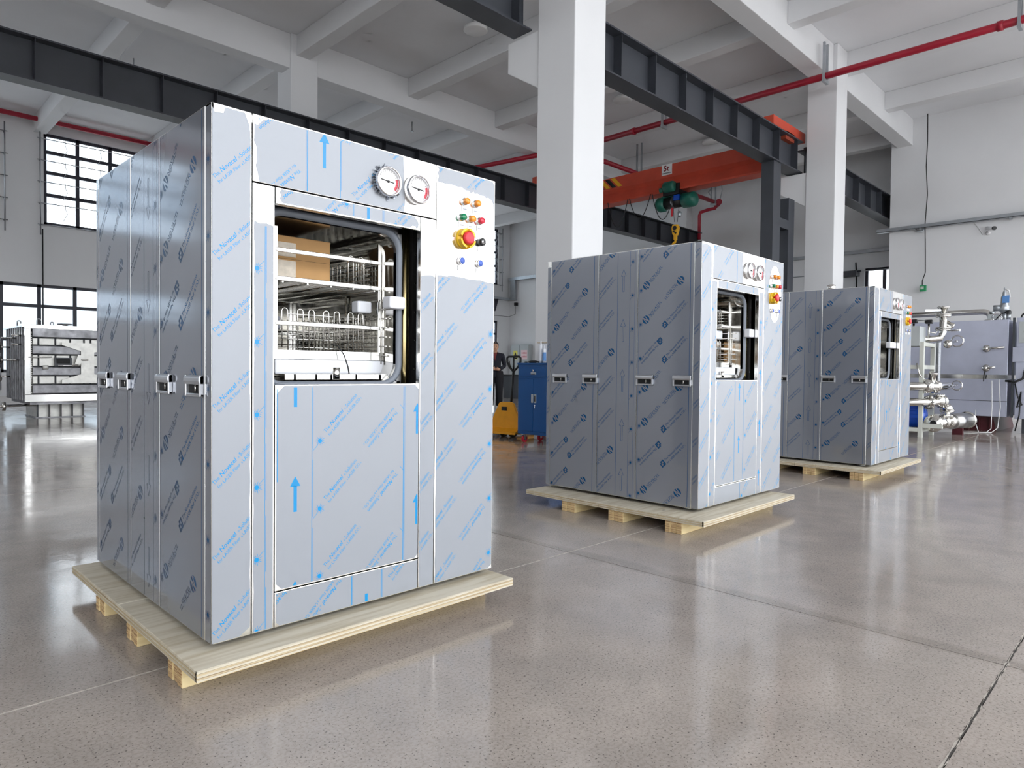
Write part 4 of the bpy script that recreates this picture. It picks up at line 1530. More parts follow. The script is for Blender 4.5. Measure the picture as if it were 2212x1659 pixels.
    for (nm, u0, u1, hd) in sect:
        e = []
        right = u0 > .8
        if hd:
            b = u0
            e += [('line', b + (.445 if right else .46), -1, 3, .0035)]
            e += [('line', b + .012, -1, 3, .0016)] if right else []
            for k in range(9):
                z = ph + per * k + (.03 if right else 0)
                e.append(('star', b + .028, z, 0))
                e.append(('diag', b + .012, z - .028, b + .022, z - .012))
                if right:
                    if k % 3 == 1:
                        e.append(('st', b + .205, z + .155, A45 + PI))
                    else:
                        e.append(('lg', b + .075, z + .035, A45))
                    if k % 3 == 0:
                        e.append(('lg', b + .365, z + .05, A45 + PI))
                    else:
                        e.append(('st', b + .235, z - .035, A45))
                else:
                    if k % 3 == 2:
                        e.append(('lg', b + .065, z + .04, A45))
                    else:
                        e.append(('st', b + .185, z + .15, A45 + PI))
                    if k % 3 == 1:
                        e.append(('st', b + .215, z - .03, A45))
                    else:
                        e.append(('lg', b + .365, z + .06, A45 + PI))
        else:
            b = u0
            e += [('line', b + .185, -1, 3, .003), ('line', b + .30, -1, 3, .0025), ('line', b + .345, -1, 3, .0016), ('line', b + .008, -1, 3, .0016)]
            for k in range(9):
                z = ph + per * k - .02
                if k % 3 == 1:
                    e.append(('lg', b + .13, z + .1, A45 + PI))
                else:
                    e.append(('st', b - .028, z - .02, A45))
                e.append(('star', b + .325, z + .02, 0))
                e.append(('diag', b + .302, z - .01, b + .315, z + .005))
            for k in range(6):
                z = .22 + .385 * k
                e.append(('oarrow', b + .24, z, 0) if variant else ('oarrow', b + .24, z - .17, PI))
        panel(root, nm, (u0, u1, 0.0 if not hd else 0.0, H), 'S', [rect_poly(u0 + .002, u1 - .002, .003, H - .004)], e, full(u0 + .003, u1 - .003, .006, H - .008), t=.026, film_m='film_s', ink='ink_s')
    for yc in (.138, .455, .975, 1.295):
        handle_at(root, yc, .912 + ZB)
    # right side and back as plain sheets
    MB().box(W - .003, W, .03, MD, ZB, H + ZB).build('right_side_panel', 'film_s', root)
    return root


DECK = 0.12
m1 = machine('sterilizer', 'large filmed steel sterilizer nearest the viewer, open chamber holding a cardboard box', (0.932, 2.412, DECK), 0)
m2 = machine('sterilizer', 'middle filmed steel sterilizer with an oval bare patch around its buttons', (4.315, 2.43, DECK), 1)
m3 = machine('sterilizer', 'farthest filmed steel sterilizer, in front of the pipe skid', (7.757, 2.345, DECK), 2)


# ------------------------------------------------------------------ pallets
def pallet(label, x, y):
    r = thing('pallet', label, 'pallet', (x, y, 0), 0, 'plywood pallets under the machines')
    x0, x1, y0, y1 = 0.0, 1.475, 0.0, 1.64
    ys = [y0, 0.88, y1]
    rnd = random.Random(int(x * 10))
    for k in range(2):
        b = MB().box(x0, x1, ys[k] + .001, ys[k + 1] - .001, 0.082, DECK).build('deck_board', 'ply', r, 0.003)
        # plies on the exposed edges
        n = 5
        for i in range(n):
            z0 = 0.083 + i * 0.0072
            e = 0.0022 if i % 2 else 0.0012
            p = MB()
            p.box(x0 - e, x0 + .01, ys[k] + .002, ys[k + 1] - .002, z0, z0 + 0.0066)
            if k == 0:
                p.box(x0 - e, x1, y0 - e, y0 + .01, z0, z0 + 0.0066)
            p.build('ply_layer', 'plyedge' if i % 2 else 'ply', b)
    for yb in (0.17, 0.66, 1.12):
        for k in range(3):
            w_ = 0.046
            s = MB().box(x0 + .012 + (.004 if k == 1 else 0), x1 - .02, yb + k * w_ + .001, yb + (k + 1) * w_ - .001, 0.0, 0.082).build('bearer_strip', 'bearer', r, 0.003)
            for i in range(5):
                MB().box(x0 + .0105 + (.004 if k == 1 else 0) - (.001 if i % 2 else 0), x0 + .03, yb + k * w_ + .004, yb + (k + 1) * w_ - .004, 0.004 + i * .0155, 0.016 + i * .0155).build('bearer_ply', 'bearer_end', s)
    return r


pallet('pale plywood pallet under the nearest machine', 0.838, 2.285)
pallet('pale plywood pallet under the middle machine', 4.10, 2.262)
pallet('pale plywood pallet under the farthest machine', 7.56, 2.19)


# ------------------------------------------------------------------ things inside the machine chambers
def rack(label, base, detail=1):
    """stainless loading rack: posts, rails, wire shelf, wire baskets"""
    r = thing('loading_rack', label, 'rack', base, 0, 'wire racks inside the chambers')
    x0, x1, y0, y1 = 0.0, 0.50, 0.0, 0.85
    for (px, py) in ((x1, y0), (x1, y1), (x0, y0), (x0, y1)):
        MB().box(px - .009, px + .009, py, py + .014, 0.0, 0.54).build('post', 'bare', r, 0.003)
    for z, nm, h in ((0.435, 'guard_rail', .018), (0.318, 'shelf_rail', .02), (0.138, 'guard_rail', .018)):
        mb = MB().box(x0, x1, y0 - .004, y0 + .010, z, z + h).box(x0, x1, y1, y1 + .01, z, z + h)
        mb.box(x0 - .005, x0 + .005, y0, y1, z, z + h * .7).box(x1 - .005, x1 + .005, y0, y1, z, z + h * .7)
        mb.build(nm, 'bare', r, 0.003)
    MB().box(x0 - .01, x1 + .008, y0 - .006, y0 + .006, 0.0, 0.036).box(x0 - .01, x0 - .004, y0, y1, 0, .036).box(x1 + .002, x1 + .008, y0, y1, 0, .036).box(x0, x1, y0, y1, 0, .004).build('tray', 'bare', r)
    s = MB()
    for k in range(36):
        y = y0 + .012 + k * .0235
        s.tube([(x0, y, .322), (x1, y, .322)], .0028, 6)
    for k in range(5):
        x = x0 + .03 + k * .11
        s.tube([(x, y0, .315), (x, y1, .315)], .004, 6)
    s.tube([(x0, y0 + .02, .334), (x1, y0 + .02, .334)], .003, 6)
    s.build('wire_shelf', 'mirror', r)
    # wire baskets with looped hooks, upper and lower
    for (zb, zt, nm, skip) in ((.33, .455, 'wire_basket', .30), (.03, .20, 'wire_basket', -1)):
        b = MB()
        for k in range(5):
            z = zb + .02 + (zt - zb - .03) * k / 4
            b.tube([(x0 + .02, y1 - .06, z), (x1 - .02, y1 - .06, z)], .0026, 6)
            b.tube([(x1 - .02, y0 + .05, z), (x1 - .02, y1 - .06, z)], .0026, 6)
            b.tube([(x0 + .02, y0 + .05, z), (x0 + .02, y1 - .06, z)], .0026, 6)
            if nm and zb < .2:
                b.tube([(x0 + .02, y0 + .05, z), (x1 - .02, y0 + .05, z)], .0026, 6)
        x = x0 + .05
        k = 0
        while x < x1 - .03:
            if x > skip:
                a, c = x, x + .026
                top = arc(((a + c) / 2, y0 + .05, zt), .013, PI, 0, 8, (1, 0, 0), (0, 0, 1))
                b.tube([(a, y0 + .045, zb + (.0 if k % 2 else .02))] + [tuple(q) for q in top] + [(c, y0 + .045, zb)], .0028, 6)
            x += .052 if k % 2 else .07
            k += 1
        y = y0 + .1
        while y < y1 - .1:
            top = arc((x1 - .02, y + .013, zt), .013, PI, 0, 8, (0, 1, 0), (0, 0, 1))
            b.tube([(x1 - .02, y, zb)] + [tuple(q) for q in top] + [(x1 - .02, y + .026, zb)], .0026, 6)
            y += .07
        b.build(nm, 'mirror', r)
    return r


# machine 1 chamber: floor of the chamber about z = 1.055 world
cz = DECK + ZB + 0.927
Mx, My = 0.932, 2.412
rk1 = rack('wire loading rack in the nearest machine, with the cardboard box on its shelf', (Mx + .338, My + .21, cz + .09))
fo = thing('foam_slab', 'thick white foam slab under the rack in the nearest machine', 'foam', (Mx + .33, My + .20, cz + .028))
MB().box(0, .535, 0, .85, 0.0, .060).build('slab', 'foam', fo, 0.006)
cb = thing('cardboard_box', 'brown cardboard box closed with clear tape on the rack shelf', 'box', (Mx + .335, My + .30, cz + .09 + .326))
MB().box(0, .30, 0, .34, 0, .196).build('carton', 'cardboard', cb, 0.003)
t_ = MB().box(.045, .135, -.0012, .0, .0, .092).build('tape_strip', 'tape', cb)
MB().box(.045, .135, -.0012, .0, .108, .168).build('tape_strip', 'tape', cb)
MB().box(.0, .30, -.0003, .0002, .0985, .0995).build('flap_seam', 'dark', cb)
for (lab, x, y, z, m_, sz) in (
        ('white foam block wedged between the rack post and the gasket of the nearest machine', .790, .060, 1.245, 'foam', (.085, .065, .055)),
        ('pale block just behind the front rack post of the nearest machine', .745, .245, 1.232, 'foam', (.075, .06, .055)),
        ('dark grey block at the left of the lower basket in the nearest machine', .400, .46, 1.150, 'foam_grey', (.085, .07, .06))):
    o = thing('spacer_block', lab, 'block', (Mx + x, My + y, DECK + ZB + z))
    MB().box(0, sz[0], 0, sz[1], 0, sz[2]).build('block', m_, o, 0.01, 3)
cbl = MB().tube([(Mx + .585, My + .20, cz + .155), (Mx + .61, My + .19, cz + .15), (Mx + .632, My + .175, cz + .11), (Mx + .645, My + .165, cz + .06), (Mx + .648, My + .16, cz + .03)], .0028, 8).build('probe_cable', 'wireblack')
tag(cbl, 'thin dark probe cable looping from the rack to the chamber floor', 'cable')

# machine 2 chamber
Mx, My = 4.315, 2.43
rack('wire loading rack in the middle machine', (Mx + .338, My + .21, cz + .09))
fo = thing('foam_slab', 'white foam slab under the rack in the middle machine', 'foam', (Mx + .33, My + .15, cz + .028))
MB().box(0, .50, 0, .85, 0.0, .060).build('slab', 'foam', fo, 0.006)
for (z, h, lab) in ((.040, .095, 'lower brown carton in the rack of the middle machine'), (.136, .075, 'upper brown carton in the rack of the middle machine')):
    o = thing('cardboard_box', lab, 'box', (Mx + .36, My + .30, cz + .09 + z))
    MB().box(0, .42, 0, .5, 0, h).build('carton', 'cardboard', o, 0.003)
    MB().box(.17, .22, -.001, .001, 0, h).build('tape_strip', 'tape', o)
o = thing('spacer_block', 'long white foam block wedged across the gasket of the middle machine', 'block', (Mx + .835, My + .035, cz + .33))
MB().box(0, .14, 0, .055, 0, .066).build('block', 'foam', o, 0.01, 3)
o = thing('spacer_block', 'white foam block inside the rack of the middle machine', 'block', (Mx + .60, My + .25, cz + .315))
MB().box(0, .2, 0, .05, 0, .07).build('block', 'foam', o, 0.01, 3)
# machine 3 chamber
Mx, My = 7.757, 2.345
o = thing('spacer_block', 'white foam block showing in the window of the farthest machine', 'block', (Mx + .70, My + .035, cz + .34))
MB().box(0, .24, 0, .055, 0, .07).build('block', 'foam', o, 0.01, 3)
rack('wire loading rack in the farthest machine', (Mx + .338, My + .21, cz + .09))

# fittings on the machine roofs
RT_ = DECK + ZB + MH
v = thing('safety_valve', 'tilted chrome valve standing on the roof of the middle machine', 'valve', (5.25, 3.42, RT_))
ax = Vector((-.45, .38, 1)).normalized()
MB().lathe([(.0, -.02), (.055, -.02), (.055, .10), (.06, .10), (.06, .115), (.045, .118), (.045, .15), (.05, .152), (.05, .165), (.0, .168)], (0, 0, .0), ax, 20).build('valve_body', 'mirror', v)
MB().cyl(Vector((0, 0, 0)) + ax * .16, Vector((0, 0, 0)) + ax * .22, .016, n=10).build('stem', 'mirror', v)
MB().cyl((0, 0, -.0), (.05, -.04, .0), .03, n=12).lathe([(.05, 0), (.05, .012), (0, .012)], (0, 0, 0), (0, 0, 1), 16).build('base_flange', 'brushed', v)
v = thing('safety_valve', 'small domed steel valve on the roof of the farthest machine', 'valve', (8.40, 3.02, RT_))
MB().lathe([(.05, 0), (.05, .05), (.065, .052), (.065, .065), (.045, .075), (.05, .09), (.045, .12), (.02, .13), (.0, .13)], (0, 0, 0), (0, 0, 1), 18).build('valve_body', 'mirror', v)
MB().tube([tuple(q) for q in arc((0, 0, .12), .03, 0, 2 * PI, 14, (1, 0, 0), (0, 1, 0))], .005, 6).build('handwheel', 'mirror', v)
v = thing('solenoid_valve', 'steel and yellow solenoid valve on the roof of the farthest machine', 'valve', (8.72, 2.98, RT_))
MB().tube([(-.14, 0, .03), (-.05, 0, .035), (0, 0, .05)], .02, 10).lathe([(.04, 0), (.04, .03), (.03, .06), (.035, .08), (0, .085)], (0, 0, 0), (0, 0, 1), 14).build('valve_body', 'mirror', v)
MB().lathe([(.028, 0), (.034, .04), (.02, .055), (0, .06)], (.06, 0, 0), (0, 0, 1), 14).build('yellow_cap', 'yellow', v)
MB().tube([(-.16, 0, .04), (-.1, .02, .02), (-.05, .01, .06)], .012, 8).build('cable', 'wireblack', v)


# ------------------------------------------------------------------ large rectangular vessel at the right
vs_ = thing('rectangular_vessel', 'large matt steel clad vessel standing on maroon feet by the right wall', 'vessel', (15.9, 2.43, 0))
VL = 2.7
MB().box(0, 2.4, 0, VL, .30, 1.03).build('lower_cladding', 'tank', vs_, .006)
MB().box(-.004, 2.4, .0, VL, 1.11, 2.175).build('upper_cladding', 'tank', vs_, .006)
MB().box(.012, 2.39, .004, VL, 1.03, 1.11).build('band', 'mirror', vs_)
MB().box(-.004, .0, 0, VL, .598, .606).build('cladding_seam', 'dark', vs_)
for yy in (.25, 2.0):
    f = MB().prism([(.2, yy, .30), (.2, yy + .42, .30), (.2, yy + .50, 0), (.2, yy - .06, 0)], (1.9, 0, 0)).build('foot', 'maroon', vs_)
    for k in range(3):
        MB().box(.13, .2, yy + .02 + k * .18, yy + .04 + k * .18, 0, .30).build('foot_rib', 'maroon', f)
for (yy, zz, ln) in ((.34, 1.62, .30), (.34, 1.24, .16)):
    p = MB().lathe([(0, 0), (.07, 0), (.07, .02), (.045, .025), (.045, .06), (.06, .065), (.06, .08), (0, .08)], (0, yy, zz), (-1, 0, 0), 18).build('port', 'mirror', vs_)
    MB().sphere((-.10, yy, zz), .045, 12).tube([(-.10, yy, zz), (-.12, yy - ln, zz + .02)], .022, 10).build('port_valve', 'mirror', p)
MB().tube([(-.09, .34, 1.2), (-.1, .36, 1.1), (-.06, .37, .98)], .010, 6).build('drain_tube', 'wireblack', vs_)
# overhead steam pipe of the vessel with an elbow down
sp = thing('steam_pipe', 'polished steam pipe running above the steel vessel and bending down', 'pipe', (16.2, 2.75, 2.175))
MB().tube([(0, 3.2, .16), (0, .30, .19)] + [tuple(q) for q in arc((0, .16, .05), .14, PI / 2, PI, 8, (0, 1, 0), (0, 0, 1))] + [(0, .02, .0)], .055, 16).build('pipe_run', 'mirror', sp)
MB().lathe([(.06, 0), (.11, 0), (.11, .025), (.06, .03)], (0, .02, 0), (0, 0, 1), 20).build('flange', 'mirror', sp)
MB().tube([tuple(q) for q in arc((-.1, -.1, .05), .075, 0, 2 * PI, 18, (0, 1, .1), (0, 0, 1))], .014, 8).cyl((-.1, -.1, .05), (-.02, -.03, .05), .016, n=8).build('handwheel', 'chrome', sp)
sv = thing('safety_relief_valve', 'tall steel relief valve with a blue plate on top of the vessel', 'valve', (16.2, 2.44 + .12, 2.175))
MB().lathe([(.05, 0), (.05, .03), (.03, .04), (.03, .14), (.06, .16), (.085, .2), (.085, .28), (.06, .31), (.055, .46), (.035, .5), (.03, .56), (.012, .58), (.012, .64), (0, .65)], (0, 0, 0), (0, 0, 1), 20).build('valve_body', 'galv', sv)
MB().cyl((0, .05, .25), (0, .17, .25), .06, n=16).build('side_outlet', 'galv', sv)
MB().tube([(0, 0, .62), (0, -.07, .58), (0, -.09, .45)], .012, 8).build('lever', 'wirewhite', sv)
MB().box(-.075, -.06, -.09, .02, .34, .48).build('blue_plate', 'tube_blue', sv)
for (nm, lab, y, pts) in (('sensor_head', 'black topped pressure sensor on the vessel roof by the control cabinet', 2.28, 0),):
    s = thing(nm, lab, 'sensor', (16.1, 2.47, 2.175))
    MB().cyl((0, 0, 0), (0, 0, .13), .035, n=14).build('body', 'galv', s)
    MB().lathe([(.045, .12), (.05, .16), (.03, .19), (0, .19)], (0, 0, 0), (0, 0, 1), 14).build('cap', 'black', s)
    MB().tube([(0, .02, .16), (-.02, .12, .12), (0, .2, .02), (0, .22, 0)], .010, 6).build('cable', 'wireblack', s)
lb = thing('junction_box', 'small pale junction box on the vessel roof beside the relief valve', 'box', (16.15, 2.74, 2.175))
MB().box(-.05, .05, -.10, .07, 0, .13).build('housing', 'elec', lb, .006)
MB().lathe([(.05, .13), (.055, .16), (0, .17)], (0, 0, .02), (0, 0, 1), 16).build('cap', 'galv', lb)
# control cabinet at the right picture edge
cc = thing('control_cabinet', 'grey steel control cabinet at the right edge of the picture', 'cabinet', (15.85, 1.2, 0))
MB().box(0, 1.6, 0, 1.10, .28, 2.2).build('body', 'tank', cc, .006)
MB().box(-.02, 0, .93, 1.06, 1.72, 2.12).build('upper_hatch', 'elec', cc)
MB().box(-.03, .0, 0, 1.15, 1.36, 1.64).build('cover_box', 'tank', cc, .004)
MB().box(-.012, 0, .0, .92, .36, 1.3).build('dark_door', 'girder', cc)
MB().box(-.014, 0, 1.12, 1.16, .30, 2.2).build('edge_channel', 'girder', cc)
MB().box(.1, 1.5, .05, 1.0, 0, .28).build('plinth', 'girder', cc)
MB().tube([(-.03, .95, 1.2), (-.08, .97, 1.05), (-.06, 1.1, .98), (-.03, 1.25, 1.0)], .022, 8).build('gland_cable', 'wireblack', cc)
MB().tube([(-.02, 1.1, .95), (-.05, 1.05, .7), (-.05, .98, .55), (-.05, 1.06, .5), (-.05, 1.0, .8), (-.05, 1.02, .35), (-.04, 1.08, .05)], .011, 6).build('loose_cable', 'wireblack', cc)
MB().tube([tuple(q) for q in arc((.05, .95, 2.2), .09, 0, PI, 10, (0, 1, 0), (0, 0, 1))], .015, 8).build('top_hose', 'wireblack', cc)
wc = MB().tube([(15.80, 2.66, 1.0), (15.7, 2.63, .5), (15.6, 2.62, .08), (15.5, 2.68, .012), (15.4, 2.78, .012), (15.6, 2.88, .2), (15.75, 2.9, .42)], .008, 6)
wc.tube([(15.82, 2.55, 1.02), (15.7, 2.5, .5), (15.62, 2.52, .1), (15.5, 2.6, .012), (15.35, 2.9, .012), (15.2, 3.0, .012)], .008, 6)
tag(wc.build('white_cable', 'wirewhite'), 'thin white cables drooping from the vessel to the floor', 'cable')


# ------------------------------------------------------------------ pipe skid left of the vessel
def flange(mb, c, ax, r=.09, t=.02, bolts=8):
    mb.lathe([(0, 0), (r, 0), (r, t), (0, t)], c, ax, 20)
    a = Vector(ax).normalized()
    u = a.orthogonal().normalized()
    w_ = a.cross(u)
    for i in range(bolts):
        q = Vector(c) + (u * math.cos(2 * PI * i / bolts) + w_ * math.sin(2 * PI * i / bolts)) * r * .78
        mb.cyl(q - a * .012, q + a * (t + .012), .010, n=6)


sk = thing('pipe_skid', 'pale steel skid frame carrying polished pipes and valves behind the farthest machine', 'pipe skid', (13.42, 3.25, 0))
SX, SY, SZ = .72, 1.5, 1.68
for (x, y) in ((0, 0), (SX, 0), (0, SY), (SX, SY)):
    MB().box(x, x + .07, y, y + .07, 0, SZ).build('post', 'skidpaint', sk, .004)
for z in (.10, 1.20, SZ - .08):
    MB().box(.07, SX, .0, .06, z, z + .07).build('cross_rail', 'skidpaint', sk, .004)
    MB().box(.0, .06, .07, SY, z, z + .07).build('cross_rail', 'skidpaint', sk, .004)
MB().box(.0, .07, -.3, .0, .18, .25).build('outrigger', 'skidpaint', sk)
MB().box(-.02, .35, .06, .5, 1.60, 1.95).build('junction_box', 'elec', sk, .01)
MB().cyl((.32, .55, .62), (.32, .55, 1.55), .22, n=24).build('column_tank', 'brushed', sk)
MB().cyl((.32, 1.1, .62), (.32, 1.1, 1.55), .2, n=24).build('column_tank', 'brushed', sk)
bp = MB().lathe([(0, 0), (.17, 0), (.2, .05), (.2, .34), (.16, .42), (0, .45)], (.42, .05, .32), (0, 1, 0), 22)
bp = bp.build('pump_motor', 'bluepump', sk)
MB().box(.25, .6, .1, .5, .10, .16).build('motor_base', 'skidpaint', sk)
fin = MB()
for k in range(10):
    a = PI * k / 9
    fin.box(.42 + math.cos(a) * .19 - .006, .42 + math.cos(a) * .215 + .006, .12, .38, .32 + math.sin(a) * .19, .32 + math.sin(a) * .215 + .006)
fin.build('cooling_fin', 'bluepump', bp)
# main valve train in front of the frame (y about 3.1 => local -.15)
vt = MB().tube([(.0, 1.2, 1.74), (.2, .5, 1.74), (.5, .05, 1.74), (.62, -.1, 1.76), (.64, -.14, 1.86), (.64, -.14, 2.3)], .06, 16)
flange(vt, (.64, -.14, 2.30), (0, 0, 1), .10)
flange(vt, (.64, -.14, 2.14), (0, 0, 1), .125)
flange(vt, (.64, -.14, 2.17), (0, 0, 1), .125)
flange(vt, (.64, -.14, 1.90), (0, 0, 1), .125)
flange(vt, (.64, -.14, 1.93), (0, 0, 1), .125)
vt.lathe([(0, 0), (.05, 0), (.05, .15), (.06, .15), (.06, .18), (0, .18)], (.64, -.14, 2.06), (.6, -.7, -.5), 14)
vt.build('upper_valve_train', 'mirror', sk)
MB().obox((.58, -.02, 2.26), (.05, .30, .03), (0, 0, .35)).obox((.78, -.28, 1.90), (.04, .22, .03), (0, 0, -.5)).build('lever_handle', 'chrome', sk)
sv_ = MB().sphere((.86, -.17, 1.66), .075, 14).tube([(.80, -.15, 1.70), (.95, -.19, 1.68), (1.22, -.22, 1.72)], .022, 10)
sv_.build('globe_valve', 'mirror', sk)
MB().tube([tuple(q) for q in arc((1.28, -.23, 1.73), .10, 0, 2 * PI, 20, (0.25, 1, 0), (0, 0, 1))], .016, 8).cyl((1.2, -.22, 1.72), (1.32, -.23, 1.73), .02, n=8).build('handwheel', 'chrome', sk)
hs = MB()
hp = [(.36, -.14, 1.68 - .012 * i) for i in range(76)]
hs.tube(hp, [.042 if i % 2 else .034 for i in range(76)], 12)
hs.build('braided_hose', 'wirehose', sk)
# three thin gauge tails with black heads
for k, (x, y) in enumerate(((-.35 + .3, .35), (.05, .18), (.28, .0))):
    MB().tube([(x, y, 1.74), (x, y, 2.0)], .018, 8).tube([(x, y, 1.86), (x + .12, y - .08, 1.84), (x + .16, y - .1, 1.90)], .010, 6).build('sample_line', 'mirror', sk)
    MB().obox((x, y, 2.04), (.08, .12, .06), (0, .2, 0)).build('sensor_head', 'black', sk, .01)
    MB().tube([(x, y, 2.05), (x - .3, y + .3, 2.08), (x - .6, y + .6, 2.05)], .008, 6).build('sensor_lead', 'wireblack', sk)
# middle level valves
mv = MB().tube([(-.3, .2, .90), (.2, -.12, .90), (.85, -.20, .90), (.95, -.21, .905)], [.07, .07, .07, .055], 16)
for x in (.0, .06, .28, .34):
    flange(mv, (x, -.03 - x * .2, .90), (1, -.2, 0), .12)
mv.lathe([(0, 0), (.06, 0), (.06, .16), (.075, .17), (.075, .2), (0, .2)], (.18, -.08, .95), (-.1, -.2, 1), 16)
mv.build('middle_valve_train', 'mirror', sk)
MB().tube([(.95, -.21, .905), (1.25, -.25, .91)], .02, 8).tube([tuple(q) for q in arc((1.25, -.25, .91), .085, 0, 2 * PI, 18, (.25, 1, 0), (0, 0, 1))], .014, 8).build('handwheel', 'chrome', sk)
lv = MB().tube([(-.3, .2, .62), (.1, -.05, .62), (.35, -.14, .63), (.60, -.18, .62)], .065, 14)
lv.sphere((.42, -.15, .64), .11, 16).sphere((.78, -.2, .50), .10, 16, (1, 1, .9))
lv.tube([(.60, -.18, .62), (.72, -.19, .56), (.84, -.20, .42), (.72, -.19, .28)], .05, 14)
flange(lv, (.12, -.06, .62), (1, -.3, 0), .12)
flange(lv, (.52, -.16, .63), (1, -.1, 0), .12)
flange(lv, (.80, -.20, .47), (.3, 0, -1), .12)
flange(lv, (.72, -.19, .36), (0, 0, 1), .09)
flange(lv, (.42, -.15, .73), (0, 0, 1), .10)
lv.build('lower_valve_train', 'mirror', sk)
# strainer barrel with open flange at its left end
bl = MB().tube([(.05, -.16, .26), (.62, -.20, .26), (1.0, -.22, .26)], [.085, .085, .085], 18)
flange(bl, (.03, -.16, .26), (1, -.05, 0), .15, .025)
flange(bl, (.12, -.165, .26), (1, -.05, 0), .12, .02)
flange(bl, (.55, -.19, .26), (1, -.05, 0), .12, .02)
flange(bl, (.85, -.21, .26), (1, -.05, 0), .13, .02)
bl.build('strainer', 'mirror', sk)
MB().cyl((.018, -.16, .26), (.028, -.16, .26), .05, n=16).build('open_bore', 'dark', sk)
MB().tube([(1.0, -.22, .25), (1.75, -.32, .25)], .14, 22).build('filter_barrel', 'brushed', sk)
MB().lathe([(0, 0), (.16, 0), (.16, .03), (0, .03)], (1.75, -.32, .25), (1, -.13, 0), 22).tube([(1.78, -.32, .25), (2.0, -.36, .25)], .025, 8).sphere((2.05, -.37, .22), .06, 12).build('filter_end', 'mirror', sk)
MB().box(1.2, 1.3, -.36, -.2, 0, .12).build('barrel_stand', 'maroon', sk)
MB().tube([(-.02, .1, 1.3), (-.04, .05, 1.1), (.1, -.02, 1.0), (.12, -.05, .95)], .012, 6).build('impulse_line', 'mirror', sk)


# ------------------------------------------------------------------ ribbed steel vessel at the left
rv = thing('ribbed_vessel', 'raw steel ribbed pressure vessel on a pedestal at the left', 'vessel', (2.70, 16.4, 0))
RL, RW, Z0, Z1 = 2.2, 1.55, .36, 1.92        # length (y), width (x)
MB().box(.06, RW - .06, .12, RL, Z0 + .06, Z1 - .05).build('shell', 'girder', rv, .01)  # dark colour puts shade into the gaps between the ribs
# front frame
fr = MB().box(0, .10, 0, .10, Z0 + .15, Z1 - .09).box(RW - .1, RW, 0, .10, Z0 + .15, Z1 - .09).box(0, RW, 0, .10, Z1 - .09, Z1).box(0, RW, -.02, .10, Z0, Z0 + .15)
fr.build('front_frame', 'bare', rv, .006)
wd = MB()
R_ = random.Random(9)
for k in range(34):
    z = Z0 + .18 + k * (Z1 - Z0 - .3) / 34
    wd.obox((.118, .06, z), (.02, .03, .02), (R_.uniform(-.5, .5), R_.uniform(-.5, .5), 0))
wd.build('tack_weld_row', 'weldlight', rv)
for (a, b) in ((Z1 - .25, Z1 - .07), (1.33, 1.49), (.90, 1.06), (.53, .70)):
    MB().box(.13, RW - .12, .0, .12, a, b).build('channel_rib', 'weldsteel', rv, .008)
    MB().box(.16, RW - .15, -.004, .0, a + .025, b - .025).build('channel_web', 'weldsteel', rv)
for (a, b) in ((1.50, 1.66), (1.07, 1.32), (.71, .89)):
    x = .14
    k = 0
    for wdt in (.11, .29, .26, .25, .12, .2):
        MB().box(x, x + wdt - .025, .06, .125, a + .01, b - .01).build('stiffener_pocket', 'weldlight', rv, .012)
        x += wdt
H = [(.62, 1.57), (1.50, 1.57), (1.50, 1.44), (1.20, 1.38), (1.20, .92), (1.50, .86), (1.50, .73), (.62, .73), (.62, .80), (.96, .92), (.96, 1.40), (.62, 1.52)]
MB().prism([(x, -.045, z) for x, z in H], (0, .03, 0)).build('door_bridge_plate', 'weldlight', rv)
lk = MB().box(.50, .80, -.03, .02, 1.08, 1.26).build('lock_housing', 'girder', rv)
MB().box(.53, .76, -.045, -.03, 1.14, 1.24).build('lock_window', 'dark', lk)
MB().tube([(.06, -.04, 1.26), (.45, -.04, 1.27)], .012, 6).tube([(.55, -.06, 1.10), (.9, -.06, 1.10)], .012, 6).build('tie_rod', 'mirror', rv)
MB().obox((.92, -.05, 1.22), (.10, .06, .20), (0, .3, 0)).cyl((.95, -.07, 1.22), (1.08, -.07, 1.22), .02, n=8).build('latch', 'weldlight', rv)
MB().cyl((.34, -.04, 1.02), (.34, -.04, 1.10), .05, n=12).build('lug', 'weldlight', rv)
# side ribs (left flank)
for k in range(8):
    y = .22 + k * .24
    MB().box(-.01, .07, y, y + .09, Z0 + .02, Z1 - .04).build('side_rib', 'weldsteel', rv, .006)
MB().box(-.03, .08, .1, RL, Z1 - .05, Z1 - .02).build('top_flange', 'bare', rv)
for k, (y, z) in enumerate(((.35, 1.70), (.35, 1.52), (.9, 1.66), (.9, 1.20), (1.6, 1.68), (1.6, 1.48), (1.6, 1.2), (1.6, .85), (.5, 1.2))):
    MB().tube([(.03, y, z), (-.16, y, z)], .018, 8).build('nozzle', 'mirror', rv)
# lifting hooks and manway on top
for (x, y) in ((.1, 1.4), (.25, .25), (.7, 1.4), (1.45, .3)):
    MB().tube([(x, y, Z1 - .05), (x, y, Z1 + .10)] + [tuple(q) for q in arc((x + .03, y, Z1 + .10), .03, PI, 0, 6, (1, 0, 0), (0, 0, 1))] + [(x + .06, y, Z1 + .07)], .013, 8).build('lifting_hook', 'steel_rod', rv)
MB().lathe([(.05, 0), (.05, .07), (.14, .075), (.14, .10), (0, .10)], (.85, .8, Z1 - .02), (0, 0, 1), 20).build('top_nozzle', 'weldsteel', rv)
